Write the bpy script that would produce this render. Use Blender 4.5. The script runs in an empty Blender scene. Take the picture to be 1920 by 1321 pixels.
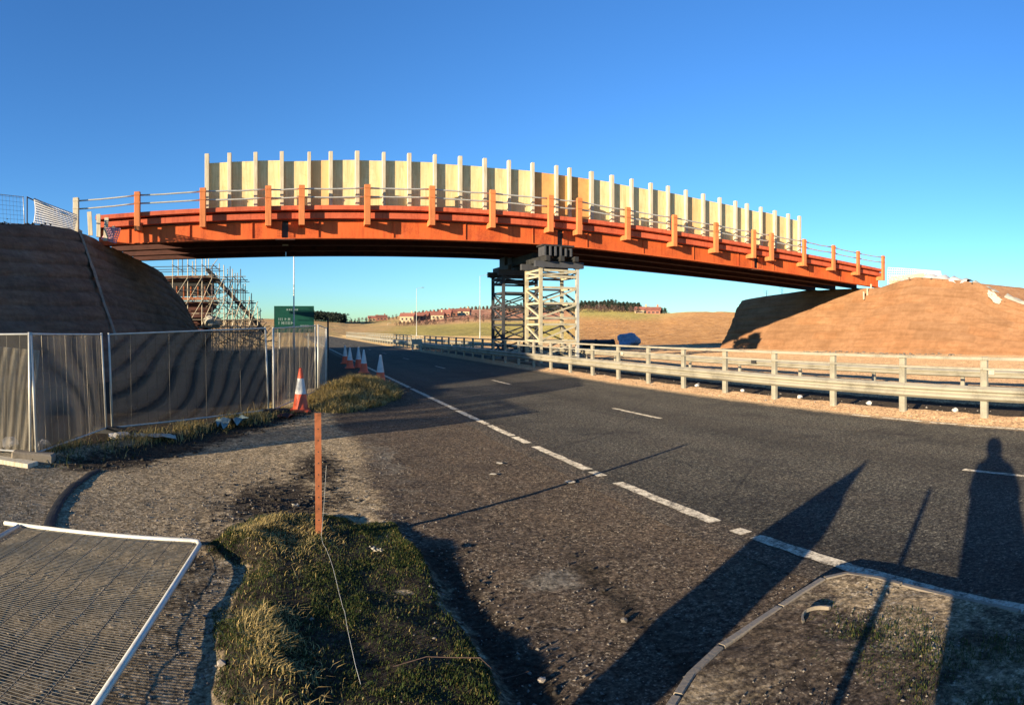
import bpy, bmesh, math, random
import numpy as np
from mathutils import Vector, Matrix, Quaternion
random.seed(7); rng = np.random.default_rng(7)
sc = bpy.context.scene; COL = sc.collection
# ------------------------------------------------------------------ camera, sky, sun, exposure
EYE = 1.9                       # the lens is 1.9 m above the carriageway
F = 1160.0 / 1920.0             # focal length of the swept panorama, in picture widths
cd = bpy.data.cameras.new('camera'); cam = bpy.data.objects.new('camera', cd); COL.objects.link(cam)
cam.location = (0, 0, EYE); cam.rotation_euler = (math.pi/2, 0, 0)
cd.type = 'PANO'; cd.panorama_type = 'CENTRAL_CYLINDRICAL'     # a phone panorama: straight lines bow
half = 960.0/1160.0
cd.central_cylindrical_range_u_min = -half; cd.central_cylindrical_range_u_max = half
cd.central_cylindrical_range_v_min = -(1320.0-616.0)/1160.0; cd.central_cylindrical_range_v_max = 616.0/1160.0
cd.central_cylindrical_radius = 1.0
cd.clip_start = 0.05; cd.clip_end = 6000
sc.camera = cam

SUN_AZ = math.radians(44.65)    # the way the light travels, clockwise from +Y
SUN_EL = math.radians(10.1)
w = bpy.data.worlds.new('World'); sc.world = w; w.use_nodes = True
wn = w.node_tree.nodes; wl = w.node_tree.links
bg = wn['Background']; sky = wn.new('ShaderNodeTexSky'); sky.sky_type = 'NISHITA'; sky.sun_disc = False
sky.sun_elevation = SUN_EL; sky.sun_rotation = SUN_AZ + math.pi
sky.altitude = 100; sky.air_density = 1.0; sky.dust_density = 0.05; sky.ozone_density = 1.6
hs = wn.new('ShaderNodeHueSaturation'); hs.inputs['Saturation'].default_value = 1.14; hs.inputs['Value'].default_value = 1.0
wb = wn.new('ShaderNodeMix'); wb.data_type = 'RGBA'; wb.blend_type = 'MULTIPLY'; wb.inputs[0].default_value = 1.0
wb.inputs[7].default_value = (0.50, 0.89, 1.42, 1)              # cold white balance of the phone
wl.new(sky.outputs['Color'], hs.inputs['Color']); wl.new(hs.outputs['Color'], wb.inputs[6]); wl.new(wb.outputs[2], bg.inputs['Color'])
bg.inputs['Strength'].default_value = 0.079
ld = bpy.data.lights.new('sun', 'SUN'); sun = bpy.data.objects.new('sun', ld); COL.objects.link(sun)
ld.energy = 5.0; ld.angle = math.radians(0.5); ld.color = (1.0, 0.84, 0.60)
sdir = Vector((math.sin(SUN_AZ)*math.cos(SUN_EL), math.cos(SUN_AZ)*math.cos(SUN_EL), -math.sin(SUN_EL)))
sun.rotation_euler = sdir.to_track_quat('-Z', 'Y').to_euler(); sun.location = (-20, -20, 30)
sc.view_settings.view_transform = 'Standard'; sc.view_settings.look = 'None'
sc.view_settings.gamma = 1.0; sc.view_settings.use_curve_mapping = False
sc.view_settings.exposure = 1.25
sc.render.engine = 'CYCLES'
sc.cycles.use_denoising = True; sc.cycles.max_bounces = 6

# ------------------------------------------------------------------ frames and helpers
AR = (542.0 - 960.0)/1160.0     # bearing of the road
SA, CA = math.sin(AR), math.cos(AR)
PHI = -AR                       # turn about z of everything lined up with the road: local x = across (d), local y = along (u)
def W(u, d, z=0.0): return Vector((u*SA + d*CA, u*CA - d*SA, z))
def UD(x, y): return (x*SA + y*CA, x*CA - y*SA)

def hash2(ix, iy, s):
    n = (ix*374761393 + iy*668265263 + s*1442695041) & 0x7fffffff
    n = ((n ^ (n >> 13))*1274126177) & 0x7fffffff
    return ((n ^ (n >> 16)) & 0xffff)/65535.0
def vnoise(x, y, s=0):
    x = np.asarray(x, float); y = np.asarray(y, float)
    ix = np.floor(x).astype(np.int64); iy = np.floor(y).astype(np.int64); fx = x-ix; fy = y-iy
    fx = fx*fx*(3-2*fx); fy = fy*fy*(3-2*fy)
    a = hash2(ix, iy, s); b = hash2(ix+1, iy, s); c = hash2(ix, iy+1, s); d = hash2(ix+1, iy+1, s)
    return (a*(1-fx)+b*fx)*(1-fy) + (c*(1-fx)+d*fx)*fy - 0.5
def fbm(x, y, s=0, o=4):
    t = 0; a = 1.0
    for k in range(o):
        t = t + a*vnoise(np.asarray(x)*2**k, np.asarray(y)*2**k, s+k*17); a *= 0.5
    return t
def sstep(a, b, x):
    t = np.clip((np.asarray(x, float)-a)/(b-a), 0, 1); return t*t*(3-2*t)

def tag(o, label=None, cat=None, group=None, kind=None):
    if label: o['label'] = label
    if cat: o['category'] = cat
    if group: o['group'] = group
    if kind: o['kind'] = kind
    return o
def thing(name, label, cat, loc, rz=PHI, group=None):
    o = bpy.data.objects.new(name, None); o.empty_display_size = 0.2; COL.objects.link(o)
    o.location = loc; o.rotation_euler = (0, 0, rz)
    return tag(o, label, cat, group)
def link(name, me, mat=None, parent=None, loc=None, rot=None):
    o = bpy.data.objects.new(name, me); COL.objects.link(o)
    if mat is not None and not me.materials: me.materials.append(mat)
    if parent is not None: o.parent = parent
    if loc is not None: o.location = loc
    if rot is not None: o.rotation_euler = rot
    return o

class MB:
    def __init__(s): s.v = []; s.f = []
    def add(s, vs, fs):
        n = len(s.v); s.v.extend([tuple(p) for p in vs]); s.f.extend([tuple(n+i for i in q) for q in fs]); return s
    def box(s, x0, x1, y0, y1, z0, z1):
        return s.add([(x0,y0,z0),(x1,y0,z0),(x1,y1,z0),(x0,y1,z0),(x0,y0,z1),(x1,y0,z1),(x1,y1,z1),(x0,y1,z1)],
                     [(0,3,2,1),(4,5,6,7),(0,1,5,4),(1,2,6,5),(2,3,7,6),(3,0,4,7)])
    def cbox(s, x0, x1, y0, y1, z0, z1, c=0.01):
        """box with its four vertical and top edges eased"""
        vs = []; 
        for z, k in ((z0, 0), (z1-c, 0), (z1, c)):
            a, b, e, g = x0+k, x1-k, y0+k, y1-k; q = c
            vs += [(a+q,e,z),(b-q,e,z),(b,e+q,z),(b,g-q,z),(b-q,g,z),(a+q,g,z),(a,g-q,z),(a,e+q,z)]
        fs = [tuple(range(7,-1,-1)), tuple(range(16,24))]
        for L in (0, 8):
            for i in range(8): fs.append((L+i, L+(i+1)%8, L+8+(i+1)%8, L+8+i))
        return s.add(vs, fs)
    def tube(s, p0, p1, r, n=8, r1=None, cap=True):
        p0 = Vector(p0); p1 = Vector(p1); r1 = r if r1 is None else r1
        d = (p1-p0).normalized(); a = Vector((0,0,1)) if abs(d.z) < .9 else Vector((1,0,0))
        x = d.cross(a).normalized(); y = d.cross(x)
        vs = []
        for p, rr in ((p0, r), (p1, r1)):
            for i in range(n):
                t = 2*math.pi*i/n; vs.append(p + x*(rr*math.cos(t)) + y*(rr*math.sin(t)))
        fs = [(i, i+n, (i+1)%n+n, (i+1)%n) for i in range(n)]
        if cap: fs += [tuple(range(n)), tuple(range(2*n-1, n-1, -1))]
        return s.add(vs, fs)
    def path(s, pts, r, n=8):
        pts = [Vector(p) for p in pts]; vs = []; m = len(pts)
        rr = r if isinstance(r, (list, tuple)) else [r]*m
        up = Vector((0,0,1))
        for i, p in enumerate(pts):
            d = (pts[min(i+1, m-1)]-pts[max(i-1, 0)]).normalized()
            a = up if abs(d.z) < .95 else Vector((1,0,0))
            x = d.cross(a).normalized(); y = d.cross(x)
            for k in range(n):
                t = 2*math.pi*k/n; vs.append(p + x*(rr[i]*math.cos(t)) + y*(rr[i]*math.sin(t)))
        fs = []
        for i in range(m-1):
            for k in range(n): fs.append((i*n+k, (i+1)*n+k, (i+1)*n+(k+1)%n, i*n+(k+1)%n))
        fs += [tuple(range(n)), tuple(range(m*n-1, (m-1)*n-1, -1))]
        return s.add(vs, fs)
    def bar(s, p0, p1, w, h, up=(0,0,1)):
        """rectangular bar between two points"""
        p0 = Vector(p0); p1 = Vector(p1); d = (p1-p0).normalized(); u = Vector(up)
        if abs(d.dot(u)) > .98: u = Vector((0,1,0))
        x = d.cross(u).normalized()*(w/2); y = x.cross(d).normalized()*(h/2)
        vs = [p0-x-y, p0+x-y, p0+x+y, p0-x+y, p1-x-y, p1+x-y, p1+x+y, p1-x+y]
        return s.add(vs, [(0,1,2,3),(7,6,5,4),(0,4,5,1),(1,5,6,2),(2,6,7,3),(3,7,4,0)])
    def lathe(s, prof, n=20):
        vs = []; fs = []
        for r, z in prof:
            for k in range(n):
                t = 2*math.pi*k/n; vs.append((r*math.cos(t), r*math.sin(t), z))
        for i in range(len(prof)-1):
            for k in range(n): fs.append((i*n+k, i*n+(k+1)%n, (i+1)*n+(k+1)%n, (i+1)*n+k))
        return s.add(vs, fs)
    def sweep(s, stations, closed=True):
        """stations: list of equal-length vertex rings; faces between neighbours, ends capped"""
        n = len(stations[0]); vs = [p for st in stations for p in st]; fs = []
        for i in range(len(stations)-1):
            for k in range(n if closed else n-1):
                fs.append((i*n+k, i*n+(k+1)%n, (i+1)*n+(k+1)%n, (i+1)*n+k))
        if closed: fs += [tuple(range(n-1,-1,-1)), tuple(range((len(stations)-1)*n, len(stations)*n))]
        return s.add(vs, fs)
    def mesh(s, name, smooth=False):
        me = bpy.data.meshes.new(name); me.from_pydata(s.v, [], s.f); me.update()
        bm = bmesh.new(); bm.from_mesh(me); bmesh.ops.recalc_face_normals(bm, faces=bm.faces); bm.to_mesh(me); bm.free()
        if smooth: me.polygons.foreach_set('use_smooth', [True]*len(me.polygons))
        return me
    def build(s, name, mat, parent=None, loc=None, rot=None, smooth=False):
        return link(name, s.mesh(name, smooth), mat, parent, loc, rot)

def npmesh(name, V, Fq, smooth=False):
    """mesh from numpy arrays; Fq: (n,3) or (n,4)"""
    me = bpy.data.meshes.new(name); k = Fq.shape[1]
    me.vertices.add(len(V)); me.vertices.foreach_set('co', np.ascontiguousarray(V, np.float32).ravel())
    me.loops.add(Fq.size); me.loops.foreach_set('vertex_index', np.ascontiguousarray(Fq, np.int32).ravel())
    me.polygons.add(len(Fq)); me.polygons.foreach_set('loop_start', np.arange(0, Fq.size, k, dtype=np.int32))
    me.polygons.foreach_set('loop_total', np.full(len(Fq), k, np.int32))
    if smooth: me.polygons.foreach_set('use_smooth', np.ones(len(Fq), bool))
    me.update(calc_edges=True); me.validate(); return me
def grid_faces(nu, nv):
    i = np.arange(nu-1)[:, None]*nv + np.arange(nv-1)[None, :]
    return np.stack([i, i+1, i+nv+1, i+nv], -1).reshape(-1, 4)
def col_attr(me, name, arr):
    a = me.attributes.new(name, 'FLOAT_COLOR', 'POINT')
    a.data.foreach_set('color', np.ascontiguousarray(arr, np.float32).ravel())

# ------------------------------------------------------------------ materials
class NT:
    def __init__(s, name):
        s.m = bpy.data.materials.new(name); s.m.use_nodes = True
        s.n = s.m.node_tree.nodes; s.l = s.m.node_tree.links; s.b = s.n['Principled BSDF']
        s.pos = s.n.new('ShaderNodeNewGeometry').outputs['Position']
    def set(s, inp, v):
        if hasattr(v, 'is_output') or isinstance(v, bpy.types.NodeSocket): s.l.new(v, inp)
        else: inp.default_value = v
    def noise(s, scale, detail=4, rough=.55, vec=None, dist=0.0):
        n = s.n.new('ShaderNodeTexNoise'); n.inputs['Scale'].default_value = scale; n.inputs['Detail'].default_value = detail
        n.inputs['Roughness'].default_value = rough; n.inputs['Distortion'].default_value = dist
        s.l.new(vec or s.pos, n.inputs['Vector']); return n.outputs['Fac']
    def voro(s, scale, out='Distance', vec=None, feature='F1'):
        n = s.n.new('ShaderNodeTexVoronoi'); n.inputs['Scale'].default_value = scale; n.feature = feature
        s.l.new(vec or s.pos, n.inputs['Vector']); return n.outputs[out]
    def ramp(s, fac, stops):
        n = s.n.new('ShaderNodeValToRGB'); e = n.color_ramp.elements
        while len(e) < len(stops): e.new(.5)
        for k, (p, c) in enumerate(stops):
            e[k].position = p; e[k].color = tuple(c) + (1,) if not isinstance(c, (int, float)) else (c, c, c, 1)
        s.l.new(fac, n.inputs['Fac']); return n.outputs['Color']
    def mix(s, fac, a, b, mode='MIX'):
        n = s.n.new('ShaderNodeMix'); n.data_type = 'RGBA'; n.blend_type = mode
        s.set(n.inputs[0], fac)
        for i, v in ((6, a), (7, b)):
            if isinstance(v, tuple): n.inputs[i].default_value = v + (1,) if len(v) == 3 else v
            else: s.l.new(v, n.inputs[i])
        return n.outputs[2]
    def math(s, op, a, b=0.0, clamp=False):
        n = s.n.new('ShaderNodeMath'); n.operation = op; n.use_clamp = clamp
        s.set(n.inputs[0], a); s.set(n.inputs[1], b); return n.outputs[0]
    def attr(s, name, ch=None):
        n = s.n.new('ShaderNodeAttribute'); n.attribute_name = name
        if ch is None: return n.outputs['Color']
        q = s.n.new('ShaderNodeSeparateColor'); s.l.new(n.outputs['Color'], q.inputs[0]); return q.outputs[ch]
    def xf(s, vec, scale=(1,1,1), rz=0.0):
        n = s.n.new('ShaderNodeMapping'); n.inputs['Scale'].default_value = scale; n.inputs['Rotation'].default_value = (0,0,rz)
        s.l.new(vec, n.inputs['Vector']); return n.outputs['Vector']
    def obj(s): return s.n.new('ShaderNodeTexCoord').outputs['Object']
    def rnd(s): return s.n.new('ShaderNodeObjectInfo').outputs['Random']
    def bump(s, h, strength=.5, dist=.01):
        n = s.n.new('ShaderNodeBump'); n.inputs['Strength'].default_value = strength; n.inputs['Distance'].default_value = dist
        s.l.new(h, n.inputs['Height']); s.l.new(n.outputs['Normal'], s.b.inputs['Normal'])
    def done(s, color, rough=.8, metal=0.0, spec=None, dr=0.0):
        s.b.inputs['Diffuse Roughness'].default_value = dr           # 1: coarse earth and stone, brighter seen from the sun's side
        s.set(s.b.inputs['Base Color'], color if not isinstance(color, tuple) else color + (1,))
        s.set(s.b.inputs['Roughness'], rough); s.b.inputs['Metallic'].default_value = metal
        if spec is not None: s.b.inputs['Specular IOR Level'].default_value = spec
        return s.m
def worn(name, c, dark=.6, scale=3.0, rough=.7, metal=0.0, grain=25.0, vary=.0, bump=.15, tint=None, spec=.3):
    """a plain colour with grime in large and small patches and slight relief"""
    t = NT(name); o = t.obj()
    a = t.noise(scale, 5, .6, o); g = t.noise(grain, 3, .6, o)
    f = t.math('ADD', t.math('MULTIPLY', a, .7), t.math('MULTIPLY', g, .3))
    dk = tuple(x*dark for x in (tint or c))
    colr = t.ramp(f, [(.33, dk), (.52, c), (.75, tuple(min(1, x*1.12) for x in c))])
    if vary:
        r = t.math('MULTIPLY_ADD', t.rnd(), vary); 
        n = t.n.new('ShaderNodeMath'); n.operation = 'MULTIPLY_ADD'; t.l.new(t.rnd(), n.inputs[0]); n.inputs[1].default_value = vary; n.inputs[2].default_value = 1-vary/2
        h = t.n.new('ShaderNodeHueSaturation'); t.l.new(colr, h.inputs['Color']); t.l.new(n.outputs[0], h.inputs['Value']); colr = h.outputs['Color']
    t.bump(g, bump, .01)
    return t.done(colr, rough, metal, spec)

def ground_material():
    t = NT('ground_gravel_soil_sand')
    big = t.noise(.35, 5, .6); mid = t.noise(2.2, 6, .7); fine = t.noise(38, 4, .7); peb = t.voro(70, 'Color')
    sep = t.n.new('ShaderNodeSeparateColor'); t.l.new(peb, sep.inputs[0]); pr = sep.outputs[0]
    gravel = t.ramp(pr, [(0, (.085,.062,.036)), (.4, (.235,.178,.105)), (.85, (.35,.27,.165)), (1, (.54,.44,.31))])
    gravel = t.mix(t.ramp(mid, [(.40, 0.0), (.66, .75)]), gravel, (.28,.205,.12))
    gravel = t.mix(t.ramp(big, [(.35, 0.0), (.65, .55)]), gravel, (.12,.09,.058))
    apron = t.ramp(pr, [(0, (.028,.021,.015)), (.5, (.070,.051,.035)), (.88, (.105,.080,.056)), (1, (.22,.18,.13))])
    apron = t.mix(t.ramp(mid, [(.42, 0.0), (.66, .7)]), apron, (.095,.067,.045))
    apron = t.mix(t.ramp(t.noise(1.1, 7, .75), [(.50, 0.0), (.66, .65)]), apron, (.036,.029,.023))
    soil_and_shade = t.ramp(fine, [(.3, (.010,.008,.006)), (.52, (.034,.026,.018)), (.75, (.085,.064,.042))])
    sand = t.ramp(t.math('ADD', t.math('MULTIPLY', mid, .6), t.math('MULTIPLY', fine, .4)), [(.3, (.22,.135,.07)), (.5, (.36,.225,.12)), (.7, (.45,.31,.18))])
    field = t.ramp(t.noise(.12, 6, .7), [(.3, (.22,.165,.06)), (.5, (.40,.27,.12)), (.65, (.46,.28,.12)), (.8, (.26,.20,.07))])
    pale = (.17,.155,.125)
    ed = t.math('MULTIPLY', t.math('SUBTRACT', t.noise(4, 7, .75), .5), 1.0)      # ragged borders
    def m(name, ch):
        return t.ramp(t.math('ADD', t.attr(name, ch), t.math('MULTIPLY', ed, 1.9)), [(.30, 0.0), (.66, 1.0)])
    c = t.mix(m('zone', 'Blue'), gravel, apron)
    c = t.mix(t.math('MULTIPLY', m('zone2', 'Green'), .5), c, pale)
    c = t.mix(m('zone', 'Red'), c, soil_and_shade)
    c = t.mix(m('zone', 'Green'), c, sand)
    c = t.mix(m('zone2', 'Red'), c, field)
    sp = t.math('MULTIPLY', t.ramp(t.noise(22, 3, .7), [(.34, .22), (.50, 1.05), (.66, 1.8)]), t.ramp(t.noise(9, 3, .65), [(.36, .68), (.52, 1.0), (.68, 1.25)]))
    c = t.mix(.9, c, sp, 'MULTIPLY')
    rel = t.noise(5, 12, .74)
    h = t.math('ADD', t.math('MULTIPLY', rel, 1.0), t.math('MULTIPLY', t.voro(70), -.035))
    t.bump(h, .4, .13)
    return t.done(c, .95, 0, .1, 1.0)
def asphalt_material():
    t = NT('asphalt')
    sx = t.n.new('ShaderNodeSeparateXYZ')
    vr = t.n.new('ShaderNodeVectorRotate'); vr.rotation_type = 'Z_AXIS'; vr.inputs['Angle'].default_value = AR
    t.l.new(t.pos, vr.inputs['Vector']); t.l.new(vr.outputs[0], sx.inputs[0])
    across = sx.outputs['X']; along = sx.outputs['Y']
    peb = t.voro(75, 'Color'); sep = t.n.new('ShaderNodeSeparateColor'); t.l.new(peb, sep.inputs[0])
    g = t.ramp(sep.outputs[0], [(0, (.010,.0092,.0075)), (.45, (.031,.0285,.0225)), (.85, (.058,.052,.040)), (1, (.12,.11,.085))])
    lanes = t.ramp(t.math('FRACT', t.math('DIVIDE', t.math('SUBTRACT', across, 3.87), 3.53)), [(0, .78), (.16, 1.0), (.30, 1.35), (.5, 1.12), (.70, 1.38), (.86, 1.12), (1, .80)])
    stretch = t.noise(1.0, 6, .7, t.xf(vr.outputs[0], (2.2, .16, 1)))
    v = t.mix(.85, g, lanes, 'MULTIPLY')
    v = t.mix(t.ramp(stretch, [(.36, 0.0), (.66, .8)]), v, t.mix(.5, v, (.070,.057,.043)))
    v = t.mix(t.ramp(t.noise(.5, 7, .75), [(.50, 0.0), (.66, .65)]), v, (.016,.0145,.013))
    # sealed cracks and a patch or two
    crack = t.voro(.32, 'Distance', t.mix(.12, vr.outputs[0], t.n.new('ShaderNodeTexNoise').outputs['Color']), 'DISTANCE_TO_EDGE')
    v = t.mix(t.ramp(crack, [(0.003, .35), (.008, 0.0)]), v, (.010,.009,.009))
    n6 = t.noise(1.3, 7, .75)
    dirt = t.math('ADD', t.math('MULTIPLY', t.math('SUBTRACT', 4.05, across), 1.3), t.math('MULTIPLY', t.math('SUBTRACT', n6, .5), 3.2))
    v = t.mix(t.ramp(dirt, [(.05, 0.0), (.85, .9)]), v, t.ramp(sep.outputs[0], [(0, (.028,.021,.015)), (.5, (.070,.051,.035)), (.88, (.105,.080,.056)), (1, (.22,.18,.13))]))
    dirt2 = t.math('ADD', t.math('MULTIPLY', t.math('SUBTRACT', across, 10.55), 2.2), t.math('MULTIPLY', t.math('SUBTRACT', n6, .5), 1.8))
    v = t.mix(t.ramp(dirt2, [(.1, 0.0), (.9, .85)]), v, (.30,.205,.115))
    sp = t.math('MULTIPLY', t.ramp(t.noise(24, 3, .7), [(.34, .22), (.50, 1.0), (.66, 2.0)]), t.ramp(t.noise(10, 3, .65), [(.36, .72), (.52, 1.0), (.68, 1.22)]))
    v = t.mix(1.0, v, t.mix(1.0, sp, (.80,.77,.70)), 'MULTIPLY') if False else t.mix(.9, v, sp, 'MULTIPLY')
    h = t.math('ADD', t.noise(7, 12, .75), t.math('MULTIPLY', t.voro(75), -.035))
    t.bump(h, .35, .085)
    return t.done(v, .9, 0, .15, 1.0)
def paint_material():
    t = NT('road_paint')
    n = t.noise(9, 6, .75); k = t.noise(55, 3, .7)
    c = t.ramp(t.math('ADD', t.math('MULTIPLY', n, .6), t.math('MULTIPLY', k, .4)), [(.42, (.08,.068,.052)), (.52, (.40,.345,.26)), (.64, (.60,.54,.42))])
    return t.done(c, .75, 0, .2, .8)
def plywood_material():
    t = NT('plywood'); o = t.obj()
    n = t.noise(1.0, 5, .6, t.xf(o, (9, 9, .9))); b = t.noise(1.2, 3, .5, o)
    c = t.ramp(n, [(.3, (.58,.43,.20)), (.55, (.74,.58,.30)), (.75, (.80,.66,.38))])
    c = t.mix(t.ramp(b, [(.45, 0.0), (.75, .5)]), c, (.70,.44,.20))
    r = t.rnd(); c = t.mix(t.ramp(r, [(.76, 0.0), (.88, .7)]), c, (.70,.38,.15))
    c = t.mix(t.ramp(t.noise(3.5, 5, .7, o), [(.55, 0.0), (.72, .4)]), c, (.42,.29,.14))
    t.bump(n, .1, .005); return t.done(c, .75, 0, .25)
def timber_material():
    t = NT('pale_timber'); o = t.obj()
    n = t.noise(1.0, 5, .6, t.xf(o, (22, 22, 1.6)))
    c = t.ramp(n, [(.3, (.42,.33,.20)), (.55, (.56,.48,.34)), (.8, (.64,.58,.44))])
    t.bump(n, .15, .005); return t.done(c, .75, 0, .25)
def orange_material(name, c, stain):
    t = NT(name); o = t.obj()
    n = t.noise(.9, 6, .65, t.xf(o, (1, 1, .35))); g = t.noise(14, 4, .7, o)
    col = t.ramp(t.math('ADD', t.math('MULTIPLY', n, .65), t.math('MULTIPLY', g, .35)), [(.32, stain), (.5, c), (.72, tuple(min(1, x*1.15) for x in c))])
    r = t.rnd(); h = t.n.new('ShaderNodeHueSaturation'); t.l.new(col, h.inputs['Color'])
    q = t.n.new('ShaderNodeMath'); q.operation = 'MULTIPLY_ADD'; t.l.new(r, q.inputs[0]); q.inputs[1].default_value = .25; q.inputs[2].default_value = .87
    t.l.new(q.outputs[0], h.inputs['Value'])
    run = t.noise(1.0, 5, .65, t.xf(t.pos, (5, 5, .35))); cl = t.mix(t.ramp(run, [(.52, 0.0), (.68, .55)]), h.outputs['Color'], stain)   # rust and grime runs
    cl = t.mix(t.ramp(t.noise(1.7, 7, .75), [(.56, 0.0), (.70, .40)]), cl, tuple(min(1, x*1.25+.03) for x in c))
    t.bump(g, .12, .008); return t.done(cl, .72, 0, .25)
def bank_material(name, a, b, c):
    """wrapped earth: stained courses of mesh and earth"""
    t = NT(name)
    n = t.noise(.45, 6, .65); f = t.noise(7, 5, .7); z = t.noise(1.0, 4, .6, t.xf(t.pos, (.5, .5, 5.0))); g = t.noise(1.0, 3, .6, t.xf(t.pos, (3.0, 3.0, .5)))
    s = t.math('ADD', t.math('MULTIPLY', n, .35), t.math('ADD', t.math('MULTIPLY', f, .2), t.math('ADD', t.math('MULTIPLY', z, .3), t.math('MULTIPLY', g, .15))))
    col = t.ramp(s, [(.36, a), (.5, b), (.64, c)])
    tr = t.ramp(t.attr('tint', 'Red'), [(0, (.80,.80,.80)), (.5, (1,1,1)), (1, (1.0,.93,.86))]); col = t.mix(.85, col, tr, 'MULTIPLY')
    jm = t.math('MULTIPLY', t.attr('tint', 'Green'), t.ramp(t.noise(1.4, 5, .7), [(.40, 0.0), (.62, .75)])); col = t.mix(jm, col, a)
    col = t.mix(t.ramp(t.noise(2.6, 7, .75), [(.52, 0.0), (.70, .55)]), col, a)
    t.bump(t.math('ADD', t.math('MULTIPLY', f, .6), t.math('MULTIPLY', t.noise(22, 4, .75), .7)), .6, .10)
    return t.done(col, .95, 0, .1, .6)
def blade_material(name, a, b, c):
    t = NT(name); col = t.mix(t.attr('tint', 'Red'), a, b); col = t.mix(t.attr('tint', 'Green'), col, c)
    m = t.done(col, .7, 0, .15)
    return m

M = {}
M['ground'] = ground_material(); M['asphalt'] = asphalt_material(); M['paint'] = paint_material()
M['plywood'] = plywood_material(); M['timber'] = timber_material()
M['plywood_orange'] = worn('fresh_orange_plywood', (.66,.33,.11), .75, 2.5, .75, 0, 25, .1)
M['orange'] = orange_material('orange_girder_paint', (.56,.112,.026), (.30,.046,.014))
M['orange2'] = orange_material('red_edge_form', (.55,.115,.050), (.28,.045,.022))
M['bracket'] = orange_material('orange_bracket', (.58,.19,.062), (.36,.09,.03))
M['rust'] = worn('rusty_orange_steel', (.36,.115,.045), .5, 6, .8, .1, 40)
M['galv'] = worn('galvanised_steel', (.58,.55,.47), .75, 4, .5, .35, 40, .06)
M['barrier'] = worn('weathered_galvanised_rail', (.36,.32,.235), .5, 1.6, .6, .15, 40, .06)
M['wire'] = worn('wire', (.21,.18,.13), .7, 3, .55, .2, 30)
M['wire_pale'] = worn('pale_wire', (.62,.53,.39), .7, 3, .55, .2, 30)
M['wire_mid'] = worn('grey_wire', (.34,.31,.26), .7, 3, .55, .2, 30)
M['wire_dark'] = worn('dark_wire', (.040,.036,.030), .7, 3, .55, .2, 30)
M['scaff'] = worn('scaffold_tube', (.34,.285,.205), .6, 3, .6, .3, 30, .2)
M['darksteel'] = worn('dark_steel', (.042,.040,.038), .5, 3, .6, .2, 30)
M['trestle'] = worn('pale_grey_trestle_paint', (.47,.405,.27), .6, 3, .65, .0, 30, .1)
M['trestle_dark'] = worn('dark_shaded_trestle_paint', (.07,.07,.075), .6, 3, .65, .1, 30, .1)  # dark steel; also carries the shade on the far tower as colour
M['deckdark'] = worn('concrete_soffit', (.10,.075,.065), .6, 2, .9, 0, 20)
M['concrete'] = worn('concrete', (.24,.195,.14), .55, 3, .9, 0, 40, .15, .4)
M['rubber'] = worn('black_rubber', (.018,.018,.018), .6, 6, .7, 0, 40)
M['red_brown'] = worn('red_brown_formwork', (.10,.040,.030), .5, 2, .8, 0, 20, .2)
M['white_sheet'] = worn('white_sheet', (.47,.42,.32), .7, 2, .7, 0, 15)
M['net'] = worn('white_netting', (.52,.49,.45), .8, 4, .8, 0, 20)
M['pink'] = worn('pink_barrier_net', (.62,.30,.33), .7, 4, .8, 0, 20)
M['cone_red'] = worn('cone_red_plastic', (.72,.10,.035), .7, 6, .5, 0, 40, 0, .05, None, .4)
M['cone_white'] = worn('cone_white_sleeve', (.56,.54,.50), .6, 8, .45, 0, 40, 0, .03, None, .4)
M['green_sign'] = worn('green_sign_face', (.006,.060,.040), .8, 2, .5, 0, 20)
M['sign_white'] = worn('sign_white', (.24,.31,.28), .7, 4, .5, 0, 20)
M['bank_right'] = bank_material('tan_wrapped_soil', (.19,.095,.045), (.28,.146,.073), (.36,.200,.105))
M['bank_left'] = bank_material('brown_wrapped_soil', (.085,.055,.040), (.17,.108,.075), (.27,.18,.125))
M['spoil'] = bank_material('dark_spoil', (.02,.018,.016), (.045,.04,.035), (.08,.07,.06))
M['tarp'] = worn('blue_tarpaulin', (.22,.27,.35), .4, 7, .55, 0, 20, 0, .4)
M['grass'] = blade_material('green_grass', (.014,.026,.005), (.042,.060,.012), (.13,.10,.03))
M['dry'] = blade_material('dry_grass', (.25,.18,.06), (.46,.33,.13), (.10,.10,.03))
M['stone'] = worn('stone', (.26,.22,.175), .45, 3, .95, 0, 60, .9, .3)
M['clod'] = worn('wet_soil_clod', (.032,.026,.02), .5, 6, .95, 0, 60, .6, .5)
M['whitestone'] = worn('white_stone', (.68,.62,.54), .7, 6, .9, 0, 60, .2, .4)
M['hedge'] = worn('conifer_foliage', (.030,.040,.026), .5, .6, .95, 0, 3)
M['scrub'] = worn('bare_brown_scrub', (.12,.075,.055), .6, .6, .95, 0, 3)
M['roof_red'] = worn('red_roof_tiles', (.25,.095,.065), .7, 1, .9, 0, 6, .5)
M['wall_cream'] = worn('cream_render', (.50,.36,.22), .8, 1, .9, 0, 6, .3)
M['wall_pink'] = worn('pinkish_render', (.30,.125,.085), .8, 1, .9, 0, 6, .4)
M['glass'] = worn('dark_window', (.03,.035,.04), .8, 1, .2, 0, 6)
M['cloth'] = worn('dark_cloth', (.03,.035,.05), .7, 5, .9, 0, 60)
M['skin'] = worn('skin', (.50,.30,.22), .9, 5, .6, 0, 60)

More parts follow.
